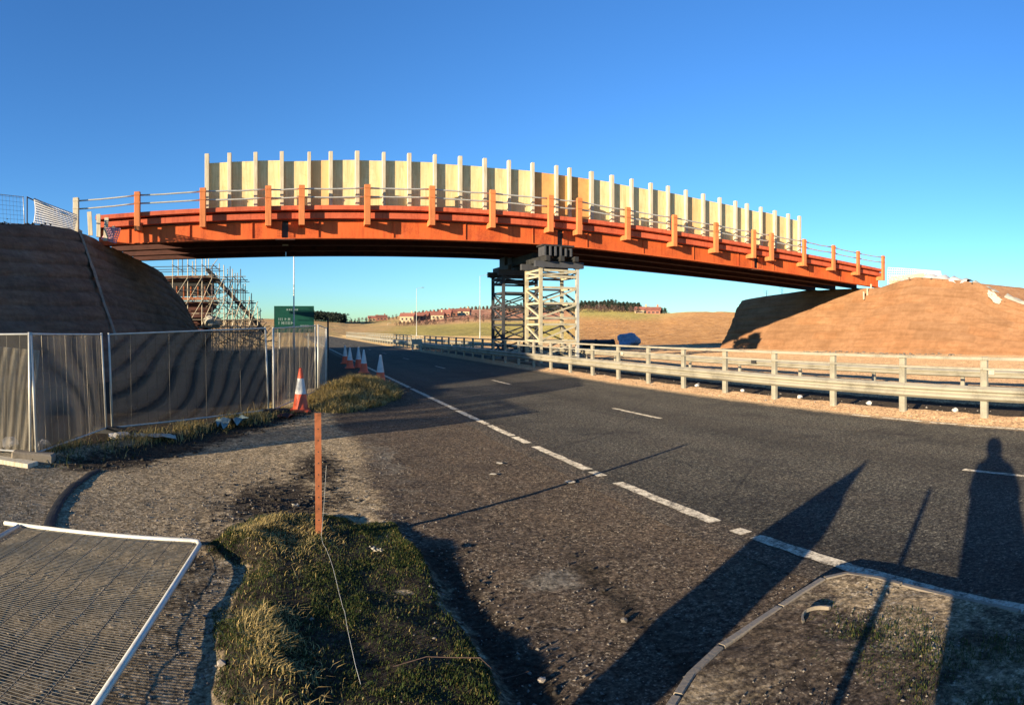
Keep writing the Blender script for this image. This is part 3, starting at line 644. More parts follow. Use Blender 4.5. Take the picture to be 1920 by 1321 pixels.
# trestle towers in the median carrying the bridge
def tower(u0, d0, label, mleg, mdark, hgt_):
    t = thing('trestle_tower', label, 'trestle tower', W(u0, d0, 0), PHI, 'trestle towers in the central reserve')
    Wd, Dp = 2.2, 2.0
    MB().cbox(-.35, Wd+.35, -.35, Dp+.35, -.52, .06, .03).build('base_pad', M['concrete'], t)
    for x, y in ((0,0), (Wd,0), (0,Dp), (Wd,Dp)):
        front = (y == 0)
        lg = MB(); s = .085
        lg.box(x-s, x+s, y-s, y-s+.022, .06, hgt_).box(x-s, x+s, y+s-.022, y+s, .06, hgt_).box(x-.012, x+.012, y-s+.023, y+s-.023, .06, hgt_)
        lg.build('leg', mleg if not (x > 0 and y == 0) else (M['galv'] if mleg is M['trestle'] else mleg), t)
        MB().box(x-.16, x+.16, y-.16, y+.16, hgt_+.002, hgt_+.03).build('cap_plate', mdark, t)
    lv = [.35, 1.25, 2.15, 2.5, 3.3, 4.15, 4.75, hgt_-.12]
    for k, z in enumerate(lv):
        for a, b in (((0,0),(Wd,0)), ((0,Dp),(Wd,Dp)), ((0,0),(0,Dp)), ((Wd,0),(Wd,Dp))):
            p = Vector((a[0], a[1], z)); q = Vector((b[0], b[1], z)); dr = (q-p).normalized()*.09
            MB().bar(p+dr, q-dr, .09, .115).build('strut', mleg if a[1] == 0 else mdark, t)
    for k, (za, zb_) in enumerate(((.35, 1.25), (1.25, 2.15), (4.75, hgt_-.12), (2.5, 3.3), (3.3, 4.15))):
        for j, (a, b) in enumerate((((0,0),(Wd,0)), ((0,Dp),(Wd,Dp)), ((0,0),(0,Dp)), ((Wd,0),(Wd,Dp)))):
            p = Vector((a[0], a[1], za+.05)); q = Vector((b[0], b[1], zb_-.05)); off = Vector((0, -.04, 0)) if j < 2 else Vector((-.04, 0, 0))
            dr = (q-p).normalized()*.1
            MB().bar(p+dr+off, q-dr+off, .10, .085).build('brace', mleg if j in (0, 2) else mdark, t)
            if j in (1, 2) or k == 2:
                p = Vector((b[0], b[1], za+.05)); q = Vector((a[0], a[1], zb_-.05)); dr = (q-p).normalized()*.1
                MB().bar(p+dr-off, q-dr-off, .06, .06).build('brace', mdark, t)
    for y in (0, Dp): MB().box(-.35, Wd+.35, y-.13, y+.13, hgt_+.032, hgt_+.36).build('head_beam', mdark, t)
    for x in (.25, 1.1, 1.95): MB().box(x-.11, x+.11, -.45, Dp+.45, hgt_+.362, hgt_+.64).build('grillage_beam', M['darksteel'], t)
    return t
tw = tower(30.6, 13.18, 'pale cream braced steel trestle tower in front, under the bridge joint', M['trestle'], M['trestle_dark'], 5.20)
# jacking stack between the near tower and the girder, standing proud of the flange
for k in range(6): MB().box(.1+k*.31, .1+k*.31+.09, -.30, .55, 5.842, 6.36 if k < 4 else 6.28).build('packer', M['trestle_dark'], tw)
MB().box(.0, 1.9, -.26, .6, 6.362, 6.45).build('spreader_beam', M['darksteel'], tw)
tw2 = tower(36.0, 13.0, 'dark steel trestle tower in shade behind the pale one', M['trestle_dark'], M['trestle_dark'], 5.20)  # bridge shade put into this tower's dark colour
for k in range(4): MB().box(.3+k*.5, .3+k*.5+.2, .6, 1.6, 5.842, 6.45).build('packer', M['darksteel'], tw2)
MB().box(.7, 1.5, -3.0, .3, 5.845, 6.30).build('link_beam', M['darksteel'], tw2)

# ------------------------------------------------------------------ crash barriers
cb = thing('crash_barrier', 'tall galvanised vehicle restraint barrier with upper rails along the central reserve', 'crash barrier', W(0, 11.66, .05))
pm = MB().cbox(-.05, .05, -.075, .075, -.05, 1.27, .008).mesh('post')
upos = [5.59 + 2.03*k for k in range(-3, 60)]
for u in upos: link('post', pm, M['barrier'], cb, (0.0, u, 0.0), (0, 0, random.uniform(-.05, .05)))
def wbeam(x, z0, z1, u0, u1, parent, name='beam'):
    h = z1-z0; n = max(2, int((u1-u0)/2.03)); st = []
    for i in range(n+1):
        u = u0 + (u1-u0)*i/n; j = .012*math.sin(i*1.7)
        prof = [(x-.01, z0), (x-.09, z0+.05*h/.27), (x-.09, z0+.09*h/.27), (x-.03, z0+h*.46), (x-.03, z0+h*.54), (x-.09, z1-.09*h/.27), (x-.09, z1-.05*h/.27), (x-.01, z1)]
        st.append([(a+j, u, b) for a, b in prof] + [(a+.012+j, u, b) for a, b in prof[::-1]])
    return MB().sweep(st).build(name, M['barrier'], parent)
for k in range(0, len(upos)-2, 2):
    wbeam(-.06, .345, .655, upos[k]-.12, upos[k+2]-.13, cb)
for z, r in ((1.235, .030), (1.02, .022)):
    for k in range(0, len(upos)-3, 3):
        MB().bar((-.085, upos[k], z), (-.085, upos[k+3]-.01, z), .05, 2*r).build('rail', M['barrier'], cb)
cb2 = thing('crash_barrier', 'low steel barrier with short posts on the far side of the central reserve', 'crash barrier', W(0, 16.0, .0))
pm2 = MB().cbox(-.04, .04, -.06, .06, -.1, .72, .008).mesh('post')
u2 = [2.0 + 3.2*k for k in range(0, 40)]
for u in u2: link('post', pm2, M['barrier'], cb2, (.06, u, 0))
for k in range(0, len(u2)-2, 2): wbeam(0, .50, .72, u2[k]-.1, u2[k+2]-.11, cb2)
for k in range(2, 30, 3): MB().box(-.13, -.10, u2[k]-1.1, u2[k]-.85, .60, .74).build('shadow_and_pale_tab', M['darksteel'] if k % 2 else M['white_sheet'], cb2)  # added tabs; the dark ones stand for shadow spots on the beam

# ------------------------------------------------------------------ steel mesh fence panels
def fence_mesh(Wd, H, dz, dx, r, sag=0.0, ns=1):
    """thin welded wires: dense level wires, wider upright ones"""
    xs = np.arange(dx/2, Wd, dx); zs = np.arange(.06, H-.02, dz)
    def wires(P0, P1, ax1, ax2):
        n = len(P0); a = np.array(ax1)*r; b = np.array(ax2)*r
        tri = [a, -.5*a + .87*b, -.5*a - .87*b]
        vv = np.concatenate([np.stack([P0+t for t in tri], 1), np.stack([P1+t for t in tri], 1)], 1)  # n,6,3
        base = (np.arange(n)*6)[:, None, None]; f = np.array([[0,1,4,3],[1,2,5,4],[2,0,3,5]])[None]
        return vv.reshape(-1, 3), (base + f).reshape(-1, 4)
    xe = np.linspace(0, Wd, ns+1); Zg, Xa = np.meshgrid(zs, xe[:-1], indexing='ij'); Xb = Xa + Wd/ns
    bow = lambda x, z: sag*(np.sin(2.6*x/Wd+.5) + .6*np.sin(4.1*z/H+1.0)*np.sin(3.1*x/Wd))
    P0 = np.stack([Xa, 0*Xa, Zg + bow(Xa, Zg)], -1).reshape(-1, 3); P1 = np.stack([Xb, 0*Xb, Zg + bow(Xb, Zg)], -1).reshape(-1, 3)
    v1, f1 = wires(P0, P1, (0,0,1), (0,1,0))
    x0 = np.zeros_like(xs); v2, f2 = wires(np.stack([xs, x0, x0+.03], -1), np.stack([xs, x0, x0+H-.03], -1), (1,0,0), (0,1,0))
    return npmesh('wire_mesh', np.concatenate([v1, v2]), np.concatenate([f1, f2+len(v1)]))
def fence_panel(name, p0, p1, z0, z1, label, H=1.90, tilt=0.0, net=True, beat=(1.045, .006), group='mesh fence panels along the works', dz=.0145, skew=0.0, rr=.0021, mat=None):
    p0 = Vector((p0[0], p0[1], z0)); p1 = Vector((p1[0], p1[1], z1)); Wd = (p1-p0).length; a = math.atan2(p1.y-p0.y, p1.x-p0.x)
    t = thing(name, label, 'fence panel', p0, a, group); t.rotation_euler = (tilt, -math.atan2(z1-z0, math.hypot(p1.x-p0.x, p1.y-p0.y)) + skew, a)
    r = .021; Wd -= .05
    f = MB(); f.tube((0,0,-.04), (0,0,H), r, 10).tube((Wd,0,-.04), (Wd,0,H), r, 10)
    for z in (.06, H-.03): f.tube((r,0,z), (Wd-r,0,z), r*.8, 8, cap=False)
    f.build('frame', M['galv'], t, smooth=True)
    m = link('wire_mesh', fence_mesh(Wd, H, dz, .22, rr), (M['wire_dark'] if mat is M['wire_mid'] else M['wire']) if net else (mat or M['wire']), t); m['kind'] = 'stuff'
    if net:
        q = link('wire_mesh', fence_mesh(Wd, H, dz*beat[0], .85, rr*1.08, .022, 10), mat or M['wire'], t, (0, .055, .004), (0, beat[1], 0)); q['kind'] = 'stuff'
    return t
def gz(x, y): u, d = UD(x, y); return float(hgt(u, d))
FP = [((-9.55,5.55), (-6.62,6.78), 'leftmost standing mesh fence panel, with the pale plank lying against it', 0.0, 0.02), ((-6.57,6.80), (-7.32,9.55), 'short leaning mesh fence panel with swirling wire pattern', -.06, .03),
      ((-7.25,9.62), (-5.25,12.75), 'wide dark mesh fence panel left of the pair of posts', -.02, 0.0), ((-5.22,12.88), (-5.36,16.35), 'narrow looking mesh fence panel behind the nearest traffic cone', 0.0, .02),
      ((-5.35,16.5), (-6.15,19.9), 'mesh fence panel end-on to the camera at the edge of the shade', 0, 0), ((-6.2,20.0), (-7.25,23.3), 'shaded mesh fence panel, last of the row', 0, 0)]
BEAT = [(1.02, .085), (1.012, .010), (1.04, .028)]      # the two layers of mesh slip against each other and beat
for p0, p1, lb, ti, sk in FP: fence_panel('mesh_barrier', p0, p1, gz(*p0)+.05, gz(*p1)+.05, lb, tilt=ti, skew=0, net=(p0[1] < 12.9), rr=.0029 if p0[1] < 12.9 else .0019, beat=BEAT[min(2, FP.index((p0, p1, lb, ti, sk)))], mat=M['wire_mid'] if abs(p0[1]-9.62) < .01 else M['wire_pale'])
# feet of the fence
foot = MB().cbox(-.33, .33, -.11, .11, -.01, .13, .025).mesh('ballast_block')
FT = [((-6.60,6.76), .5, 'grey fence foot next to the pale plank', 'concrete'), ((-7.28,9.58), .2, 'fence foot half hidden in weeds at the second joint', 'rubber'), ((-5.18,12.85), .9, 'fence foot under the pair of posts', 'rubber'), ((-5.28,16.42), .1, 'pale fence foot beside the grassy heap', 'concrete')]
for (x, y), a, lb, mm in FT:
    o = link('ballast_block', foot.copy(), M[mm], None, (x, y, gz(x, y)), (0, .03, a)); tag(o, lb, 'fence foot', 'fence feet')
# pale plank by the first panel
o = MB().cbox(-1.1, 1.1, -.13, .13, 0, .07, .01).build('plank', M['timber'], None, (-7.45, 6.35, gz(-7.45, 6.35)), (0, 0, .15)); tag(o, 'pale plank lying against the leftmost fence panel', 'plank')
# rubble heaps seen through the first panel
def lump(name, mat, x, y, z, s, seed, label=None, cat=None, group=None, flat=.6, sub=2):
    bm = bmesh.new(); bmesh.ops.create_icosphere(bm, subdivisions=sub, radius=1.0); r = random.Random(seed)
    k = [Vector((r.uniform(-1,1), r.uniform(-1,1), r.uniform(-1,1))) for _ in range(7)]
    for v in bm.verts:
        n = v.co.normalized(); f = 1 + sum(.16*math.sin(3*n.dot(q)*2+i) for i, q in enumerate(k))*.5
        v.co = Vector((n.x*f*s[0], n.y*f*s[1], n.z*f*s[2]))
    me = bpy.data.meshes.new(name); bm.to_mesh(me); bm.free()
    o = link(name, me, mat, None, (x, y, z), (0, 0, r.uniform(0, 6)))
    if label: tag(o, label, cat, group)
    return o
lump('rock', M['whitestone'], -7.75, 7.35, gz(-7.7, 7.3)+.05, (.14,.11,.12), 3, 'pale rock behind the leftmost fence panel', 'rock', 'pale rocks by the fence')
lump('rock', M['whitestone'], -6.95, 7.35, gz(-7, 7.4)+.06, (.15,.12,.13), 4, 'pale rock just left of the leaning fence post', 'rock', 'pale rocks by the fence')
lump('rock', M['whitestone'], -6.75, 9.2, gz(-6.7, 9.2)+.03, (.22,.14,.08), 5, 'flat pale rock in the weeds under the second fence joint', 'rock', 'pale rocks by the fence')

# the panel lying on the gravel
fp = thing('mesh_barrier', 'fallen galvanised mesh fence panel lying on the gravel', 'fence panel', (-2.53, 4.62, .095), 0, 'mesh fence panels along the works')
ex = (Vector((-4.22, 4.12, 0)) - Vector((-2.53, 4.62, 0))).normalized(); ey = Vector((ex.y, -ex.x, 0)) ; ey = Vector((.16, -.987, 0)).normalized()
ax = math.atan2(ex.y, ex.x)
fp.rotation_euler = (0, .035, ax)
PW, PL = 1.80, 3.3
f = MB(); r = .021; ln = .10
pts = [(PW+.12,0,0), (ln,0,0), (ln*.3,ln*.3*.6,0), (0,ln,0), (0,PL,0)]
f.path(pts, r, 10); f.tube((PW-.05,.03,.0), (PW-.05,PL,.0), r, 10); f.tube((.02,PL,0), (PW,PL,0), r, 10)
f.build('frame', M['galv'], fp, smooth=True)
wm = fence_mesh(PL-.06, PW-.06, .20, .028, .0027)
m = link('wire_mesh', wm, M['wire'], fp, (.0, .03, 0), None); m['kind'] = 'stuff'
# mesh is built in x,z: lay it flat with its dense wires across the panel
m.matrix_basis = Matrix(((0,0,1,.0),(1,0,0,.03),(0,1,0,.0),(0,0,0,1)))

# ------------------------------------------------------------------ marker posts, wire, black band, litter
def marker(x, y, h, label, lean=(0, 0)):
    t = thing('marker_post', label, 'marker post', (x, y, gz(x, y)-.03), .35, 'rusty marker posts along the verge'); t.rotation_euler = (lean[0], lean[1], .35)
    b = MB(); w_ = .028
    b.add([(-w_,-.008,0),(w_,-.008,0),(w_,.03,0),(w_-.006,.03,0),(w_-.006,0,0),(-w_+.006,0,0),(-w_+.006,.03,0),(-w_,.03,0)] + [(-w_,-.008,h),(w_,-.008,h),(w_,.03,h),(w_-.006,.03,h),(w_-.006,0,h),(-w_+.006,0,h),(-w_+.006,.03,h),(-w_,.03,h)],
          [(i, (i+1)%8, (i+1)%8+8, i+8) for i in range(8)] + [(0,1,4,5),(1,2,3,4),(5,6,7,0),(8,13,12,9),(9,12,11,10),(13,8,15,14)])
    b.build('upright', M['rust'], t)
    holes = MB()
    for k in range(int(h/.10)): holes.tube((0, -.0095, 0.05+k*.10), (0, -.0082, .05+k*.10), .006, 6)
    holes.build('punched_holes', M['darksteel'], t)['kind'] = 'stuff'
    return t
marker(-1.675, 5.19, 1.09, 'rusty orange steel marker post standing in the grass verge', (0, -.008))
marker(-.87, .18, 1.42, 'second rusty marker post, the one throwing a thin shadow over the kerb')
wp = [(-1.60, 5.17, gz(-1.6, 5.17)+.62), (-1.585, 5.05, gz(-1.58, 5.05)+.30), (-1.56, 4.9, gz(-1.56, 4.9)+.10)]
for k in range(14):
    t = k/13; x = -1.5 + .78*t + .03*math.sin(5*t); y = 4.75 - 1.75*t; wp.append((x, y, gz(x, y)+.06+.03*math.sin(9*t+1)))
o = MB().path(wp, .0013, 5).build('wire_strand', M['galv'], None); tag(o, 'thin pale wire trailing from the marker post over the grass', 'wire')
tp = [(-.62,3.18),(-.45,3.24),(-.17,3.31),(-.05,3.36),(.03,3.40),(.09,3.36)]
o = MB().path([(x, y, gz(x, y)+.05+.03*math.sin(i*1.3)) for i, (x, y) in enumerate(tp)], [.0015,.002,.0028,.0024,.002,.001], 5).build('twig', M['scrub'], None); tag(o, 'bare brown twig at the right edge of the grass verge', 'twig')
hp_ = [(-5.50,6.95),(-5.43,6.68),(-5.27,6.27),(-5.09,5.86),(-4.88,5.5),(-4.63,5.13),(-4.40,4.80),(-4.17,4.50),(-4.05,4.36)]
hp2 = []
for a, b in zip(hp_[:-1], hp_[1:]):
    for k in range(6): hp2.append((a[0]+(b[0]-a[0])*k/6, a[1]+(b[1]-a[1])*k/6))
hb = MB().path([(x, y, 0) for x, y in hp2], [.060 if i % 2 else .055 for i in range(len(hp2))], 12)
hb.v = [(x, y, z*.30 + gz(x, y) + .012) for x, y, z in hb.v]  # flattened black ribbed band laid along the gravel
o = hb.build('hose', M['rubber'], None, smooth=False); tag(o, 'black corrugated hose curving across the gravel to the fallen panel', 'hose')
arc = []
for k in range(13):
    t = math.radians(20 + 120*k/12); arc.append((1.86 + .15*math.cos(t+.6), 3.36 + .13*math.sin(t+.6), .105 + .015*math.sin(math.pi*k/12)))
b = MB(); st = []
for x, y, z in arc: st.append([(x, y, z-.012), (x, y, z+.012), (x+.02, y+.01, z+.010), (x+.02, y+.01, z-.012)])
o = b.sweep(st).build('plastic_strip', M['concrete'], None); tag(o, 'curved pale plastic strip lying on the kerbed island', 'litter')
# litter near the fence and on the verge
def rag(x, y, s, seed, label, mat='white_sheet', group=None, lift=.02):
    r = random.Random(seed); n = 7; V = []
    for i in range(n):
        for j in range(n):
            V.append((s[0]*(i/(n-1)-.5)+r.uniform(-.02,.02), s[1]*(j/(n-1)-.5)+r.uniform(-.02,.02), r.uniform(0, s[2])))
    Fq = grid_faces(n, n); me = npmesh('sheet', np.array(V), Fq, True)
    o = link('plastic_sheet', me, M[mat], None, (x, y, gz(x, y)+lift), (0, 0, r.uniform(0, 3))); tag(o, label, 'plastic sheet', group); return o
rag(-5.95, 9.15, (.75,.22,.10), 1, 'torn white plastic sheet in the weeds below the wide fence panel')
rag(-5.35, 11.0, (.8,.3,.22), 2, 'grey crumpled plastic sheet against the foot of the wide fence panel', 'sign_white')
rag(-4.75, 12.4, (.35,.2,.1), 3, 'dark red rag on the mud beside the nearest cone', 'red_brown')
rag(-1.06, 4.75, (.10,.03,.03), 4, 'small scrap of white litter on the grass verge', lift=.09)
rag(-2.28, 6.25, (.07,.05,.03), 5, 'small white scrap on the mud left of the marker post')

# ------------------------------------------------------------------ cones
def cone(x, y, label, lean=0, top_red=True, z=None):
    t = thing('traffic_cone', label, 'traffic cone', (x, y, gz(x, y)+.005 if z is None else z), random.uniform(0, 1), 'red and white traffic cones along the verge'); t.rotation_euler = (lean, lean*.5, .3)
    MB().cbox(-.24, .24, -.24, .24, 0, .05, .03).build('base', M['cone_red'], t)
    R = lambda z: .185 - (.185-.035)*(z-.05)/.95
    MB().lathe([(R(.05)+.01, .05), (R(.07), .07), (R(.40), .40)], 20).build('body', M['cone_red'], t, smooth=True)
    MB().lathe([(R(.40)+.003, .402), (R(.76)+.003, .758)], 20).build('sleeve', M['cone_white'], t, smooth=True)
    MB().lathe([(R(.76), .76), (R(.97), .97), (R(1.0)*.8, 1.0), (.015, 1.0)], 20).build('tip', M['cone_red'] if top_red else M['cone_white'], t, smooth=True)
cone(-4.80, 13.50, 'red and white traffic cone standing in front of the mesh fence')
cone(-4.50, 20.8, 'traffic cone with a white top standing past the grassy heap', .02, False)
for (x, y), lb in zip([(-6.4, 26.2), (-7.75, 28.9), (-7.5, 29.6), (-9.1, 32.9)], ['shaded cone just behind the white topped cone', 'right one of two shaded cones close together', 'left one of two shaded cones close together', 'farthest shaded cone along the dark verge']): cone(x, y, lb, 0, False, .0)

# ------------------------------------------------------------------ road sign, lamp columns, posts
s = W(62, -.05, 0)
sg = thing('direction_sign', 'large green direction sign with pale lettering beyond the fence', 'road sign', s, PHI)
MB().box(-1.45, 2.55, 0, .05, 1.55, 4.20).build('panel', M['green_sign'], sg)
bd = MB()
for a in ((-1.45, 2.55, 1.55, 1.60), (-1.45, 2.55, 4.15, 4.20), (-1.45, -1.40, 1.601, 4.149), (2.50, 2.55, 1.601, 4.149)): bd.box(a[0], a[1], -.012, -.002, a[2], a[3])
bd.build('border', M['green_sign'], sg)
def word(z, x0, n, h, seed):
    r = random.Random(seed); b = MB(); x = x0
    for k in range(n):
        w_ = h*r.uniform(.45, .7); b.box(x, x+.06, -.012, -.003, z, z+h)
        if r.random() < .7: b.box(x+.061, x+w_, -.012, -.003, z+h*.45, z+h*.45+.06)
        if r.random() < .6: b.box(x+w_, x+w_+.06, -.012, -.003, z, z+h)
        x += w_+.16
    o = b.build('lettering', M['sign_white'], sg); o['kind'] = 'stuff'; return o
word(2.35, -1.0, 5, .30, 1); word(2.75, -1.0, 4, .26, 2); word(2.05, 1.2, 3, .26, 3); word(3.75, -.2, 5, .16, 4)
for x in (-.9, 2.0): MB().tube((x, .12, -.1), (x, .12, 4.1), .07, 8).build('post', M['galv'], sg)
def lamp(pxl, r, ht, label, base=0.0):
    a = (pxl-960)/1160.0; x, y = r*math.sin(a), r*math.cos(a)
    t = thing('lamp_column', label, 'street lamp', (x, y, base), PHI, 'pale lamp columns along the road')
    MB().tube((0,0,0), (0,0,1.3), .11, 8).tube((0,0,1.3), (0,0,ht), .075, 8, .045).build('column', M['galv'], t)
    MB().tube((0,0,ht-.02), (1.3,0,ht+.25), .035, 6).build('arm', M['galv'], t)
    MB().cbox(1.2, 1.9, -.12, .12, ht+.2, ht+.34, .03).build('lantern', M['sign_white'], t)
lamp(551, 57, 11.0, 'lamp column standing in front of the green sign')
lamp(727, 330, 5.5, 'short lamp column left of the houses', -.5); lamp(781, 150, 12, 'thin lamp column against the sky left of the red houses', -.3); lamp(900, 118, 12, 'tallest lamp column left of the trestle towers', 0)
lamp(1123, 330, 6.0, 'tiny lamp column before the dark wood right of the trestle', 10.5); lamp(1187, 330, 6.0, 'tiny lamp column at the right end of the dark wood', 9.6)
x, y = 40*math.sin((615-960)/1160), 40*math.cos((615-960)/1160)
o = MB().tube((0,0,-.2), (0,0,2.65), .06, 7).build('marker_pole', M['darksteel'], None, (x, y, 0)); tag(o, 'thin dark post beside the end of the mesh fence', 'post')
# white works board by the barrier in the shade
t = thing('works_board', 'low white works board standing beside the shaded barrier', 'board', W(52, 10.9, .02))
MB().box(-.45, .45, -.02, .02, .55, 1.0).build('board', M['white_sheet'], t); MB().box(-.40, -.34, -.16, .16, 0, .549).build('leg', M['white_sheet'], t); MB().box(.34, .40, -.16, .16, 0, .549).build('leg', M['white_sheet'], t)

# ------------------------------------------------------------------ left: crest fence, nets, boards, spoil, scaffold
crest = [(23.4,-13.0,6.50),(26.2,-11.9,6.70)]
def C3(i): u, d, z = crest[i]; return W(u, d, z)
p0, p1 = C3(0), C3(1)
fence_panel('mesh_barrier', p0, p1, p0.z, p1.z, 'low mesh fence panel on top of the dark embankment', H=1.35, net=False, dz=.20, group='edge fence on the left embankment', rr=.006, mat=M['darksteel'])
q0, q1 = W(26.3,-11.85,6.72), W(30.0,-11.0,6.75)
t = thing('handrail', 'sloping steel handrail going down from the embankment fence to the bridge end', 'handrail', q0, 0, 'edge fence on the left embankment')
v = q1-q0
b = MB(); b.tube((0,0,0), (0,0,1.35), .03, 8).tube((0,0,1.32), (v.x, v.y, v.z+.85), .03, 8); b.build('rail', M['darksteel'], t)
def net(name, pts, mat, label, cat, step=.12, tp=.055, group=None):
    """a net panel of crossing tapes between four corners (bl, br, tr, tl)"""
    bl, br, tr, tl = [Vector(p) for p in pts]; b = MB(); n = max(3, int((br-bl).length/step)); m = max(3, int((tl-bl).length/step))
    f = lambda s, t_: bl.lerp(br, s).lerp(tl.lerp(tr, s), t_) + Vector((0, .10*math.sin(5*s+3*t_), 0))
    for i in range(n+1):
        for j in range(m): b.bar(f(i/n, j/m), f(i/n, (j+1)/m), tp, .004, (0,1,0))
    for j in range(m+1):
        for i in range(n): b.bar(f(i/n, j/m), f((i+1)/n, j/m), .004, tp, (0,0,1))
    o = b.build(name, mat, None); tag(o, label, cat, group); return o
net('debris_net', [W(26.5,-11.6,6.85), W(29.9,-10.75,6.95), W(29.9,-10.75,7.75), W(26.5,-11.6,8.0)], M['net'], 'white debris netting hung below the sloping handrail', 'netting', .11)
net('debris_net', [W(30.5,-9.55,6.55), W(30.5,-8.7,6.30), W(30.5,-8.6,7.05), W(30.5,-9.3,7.1)], M['pink'], 'pink plastic netting at the left end of the bridge girder', 'netting', .09)
for k, (d, z0, z1, wd) in enumerate(((-10.15,6.75,8.0,.24),(-9.72,6.65,7.85,.22),(-9.35,6.45,7.65,.22),(-9.0,6.35,7.2,.16))):
    o = MB().cbox(-wd/2, wd/2, -.02, .02, 0, z1-z0, .006).build('timber_plank', M['timber'], None, W(30.55, d, z0), (0, .06*(k-1), PHI)); tag(o, ['leftmost of the pale upright boards at the bridge end', 'second from left of the pale upright boards at the bridge end', 'third from left of the pale upright boards at the bridge end', 'short rightmost pale upright board beside the pink netting'][k], 'board', 'pale boards at the left end of the bridge')
o = lump('spoil_heap', M['spoil'], *W(29, -16.6, 6.6), (3.0, 2.6, 1.25), 12, 'dark spoil heap behind the fence on the left embankment', 'spoil heap', sub=4)

# pale streak of torn geotextile down the corner of the dark bank
b = MB(); st = []
SE = dens([(29.54,-10.68,6.87),(29.1,-10.22,6.02),(28.66,-9.79,5.19),(28.41,-9.49,4.64),(27.89,-9.1,3.91),(27.11,-8.59,3.0),(26.49,-8.09,2.19),(25.71,-7.59,1.38)], .25)
for k, p in enumerate(SE):
    w_ = .05 + .06*abs(math.sin(k*1.3)) + (.10 if 8 < k < 14 else 0)
    st.append([W(p.x+w_, p.y+.16, p.z+.05), W(p.x, p.y+.30, p.z+.08), W(p.x-w_, p.y+.22, p.z+.05)])
b.sweep(st, False); o = b.build('geotextile_strip', M['concrete'], None); tag(o, 'torn grey geotextile strip down the corner of the dark embankment', 'fabric strip')

# scaffolded abutment seen under the left end of the bridge
sc_o = W(53, -9.6, 0)
ab = thing('bridge_abutment', 'red brown formwork abutment rising behind the dark embankment', 'abutment', sc_o)
MB().add([(-1.6,0,0),(2.6,0,0),(2.6,0,3.4),(-1.6,0,3.4),(-1.6,2.5,0),(2.6,2.5,0),(2.6,2.5,3.4),(-1.6,2.5,3.4)], [(0,1,2,3),(7,6,5,4),(0,4,5,1),(1,5,6,2),(2,6,7,3),(3,7,4,0)]).build('stem', M['red_brown'], ab)
MB().add([(-1.7,-.1,3.40),(2.7,-.1,3.40),(3.3,-.2,4.3),(-2.4,-.2,4.3),(-1.7,2.6,3.40),(2.7,2.6,3.40),(3.3,2.7,4.3),(-2.4,2.7,4.3)], [(0,1,2,3),(7,6,5,4),(0,4,5,1),(1,5,6,2),(2,6,7,3),(3,7,4,0)]).build('flared_cap', M['red_brown'], ab)
MB().box(-3.6, 3.4, -.5, -.3, 4.35, 4.62).build('waling', M['rust'], ab)
MB().box(-3.6, 3.4, -.6, 2.9, 6.05, 6.25).build('platform', M['red_brown'], ab)
MB().box(-3.6, 3.4, -.62, -.60, 6.25, 6.45).build('toe_board', M['rust'], ab)
for k in range(9): MB().box(-2.0+k*.62, -1.9+k*.62, -.3, -.2, 4.63, 5.6).build('soldier', M['rust'], ab)
MB().box(-3.3, 3.2, -.25, -.2, 4.70, 5.95).build('dark_shutter', M['darksteel'], ab)
MB().lathe([(.25,0),(.28,.15),(.38,.35),(.40,.6),(.34,.95),(.22,1.1)], 12).build('hopper', M['white_sheet'], ab, (-2.4, -.75, 4.65), (.2,.1,0), True)
scf = thing('scaffold', 'galvanised tube scaffold with boards around the abutment left of the green sign', 'scaffold', sc_o)
xs = [-.2, 1.1, 2.3, 3.2, 4.2, 4.9, 5.6, 6.3, 7.0]; tops = [9.5, 8.4, 9.0, 7.4, 7.2, 6.6, 6.4, 4.8, 3.8]
tubes = []
for x, tp_ in zip(xs, tops):
    for y in (-1.6, 1.0, 3.2):
        tubes.append(((x, y, -.3), (x + random.uniform(-.05,.05), y, tp_ + random.uniform(-.6, .6)), 'standard'))
for z in (1.6, 2.1, 2.6, 4.2, 5.2, 6.2, 7.2):
    for y in (-1.6, 1.0, 3.2):
        e = max(x for x, tp_ in zip(xs, tops) if tp_ > z) + .4
        tubes.append(((-2.2, y-.05, z + random.uniform(-.08,.08)), (e, y-.05, z + random.uniform(-.08,.08)), 'ledger'))
    for x, tp_ in zip(xs, tops):
        if tp_ > z: tubes.append(((x+.05, -2.0, z+.06), (x+.05, 3.6, z+.06), 'transom'))
for k, x in enumerate(xs[:-1]):
    for z in (.2, 2.2, 4.2):
        if tops[k+1] > z+1.4: tubes.append(((x, -1.68, z), (xs[k+1], -1.68, z+2.0), 'brace')); 
        if tops[k+1] > z+1.4 and k % 2 == 0: tubes.append(((xs[k+1], 3.28, z), (x, 3.28, z+2.0), 'brace'))
for k in range(84):
    x = random.uniform(1.2, 7.2); y = random.uniform(-1.6, 3.2); z = random.uniform(.3, 8.2-1.15*(x-1.2)); a = random.uniform(-1, 1)
    tubes.append(((x, y, z), (x + 1.6*math.cos(a), y, z + 1.6*math.sin(a)), 'brace'))
for a, b, nm in tubes: MB().tube(a, b, .042 if nm == 'standard' else .034, 6).build(nm, M['scaff'] if random.random() < .78 else M['trestle_dark'], scf)
for z, x1 in ((1.95, 6.4), (3.1, 5.6), (4.28, 4.6), (6.28, 3.6)):
    for k, y in enumerate((-1.5, -1.25, -1.0)): MB().box(-2.0, x1, y, y+.22, z+.09, z+.13).build('scaffold_board', M['timber'], scf)
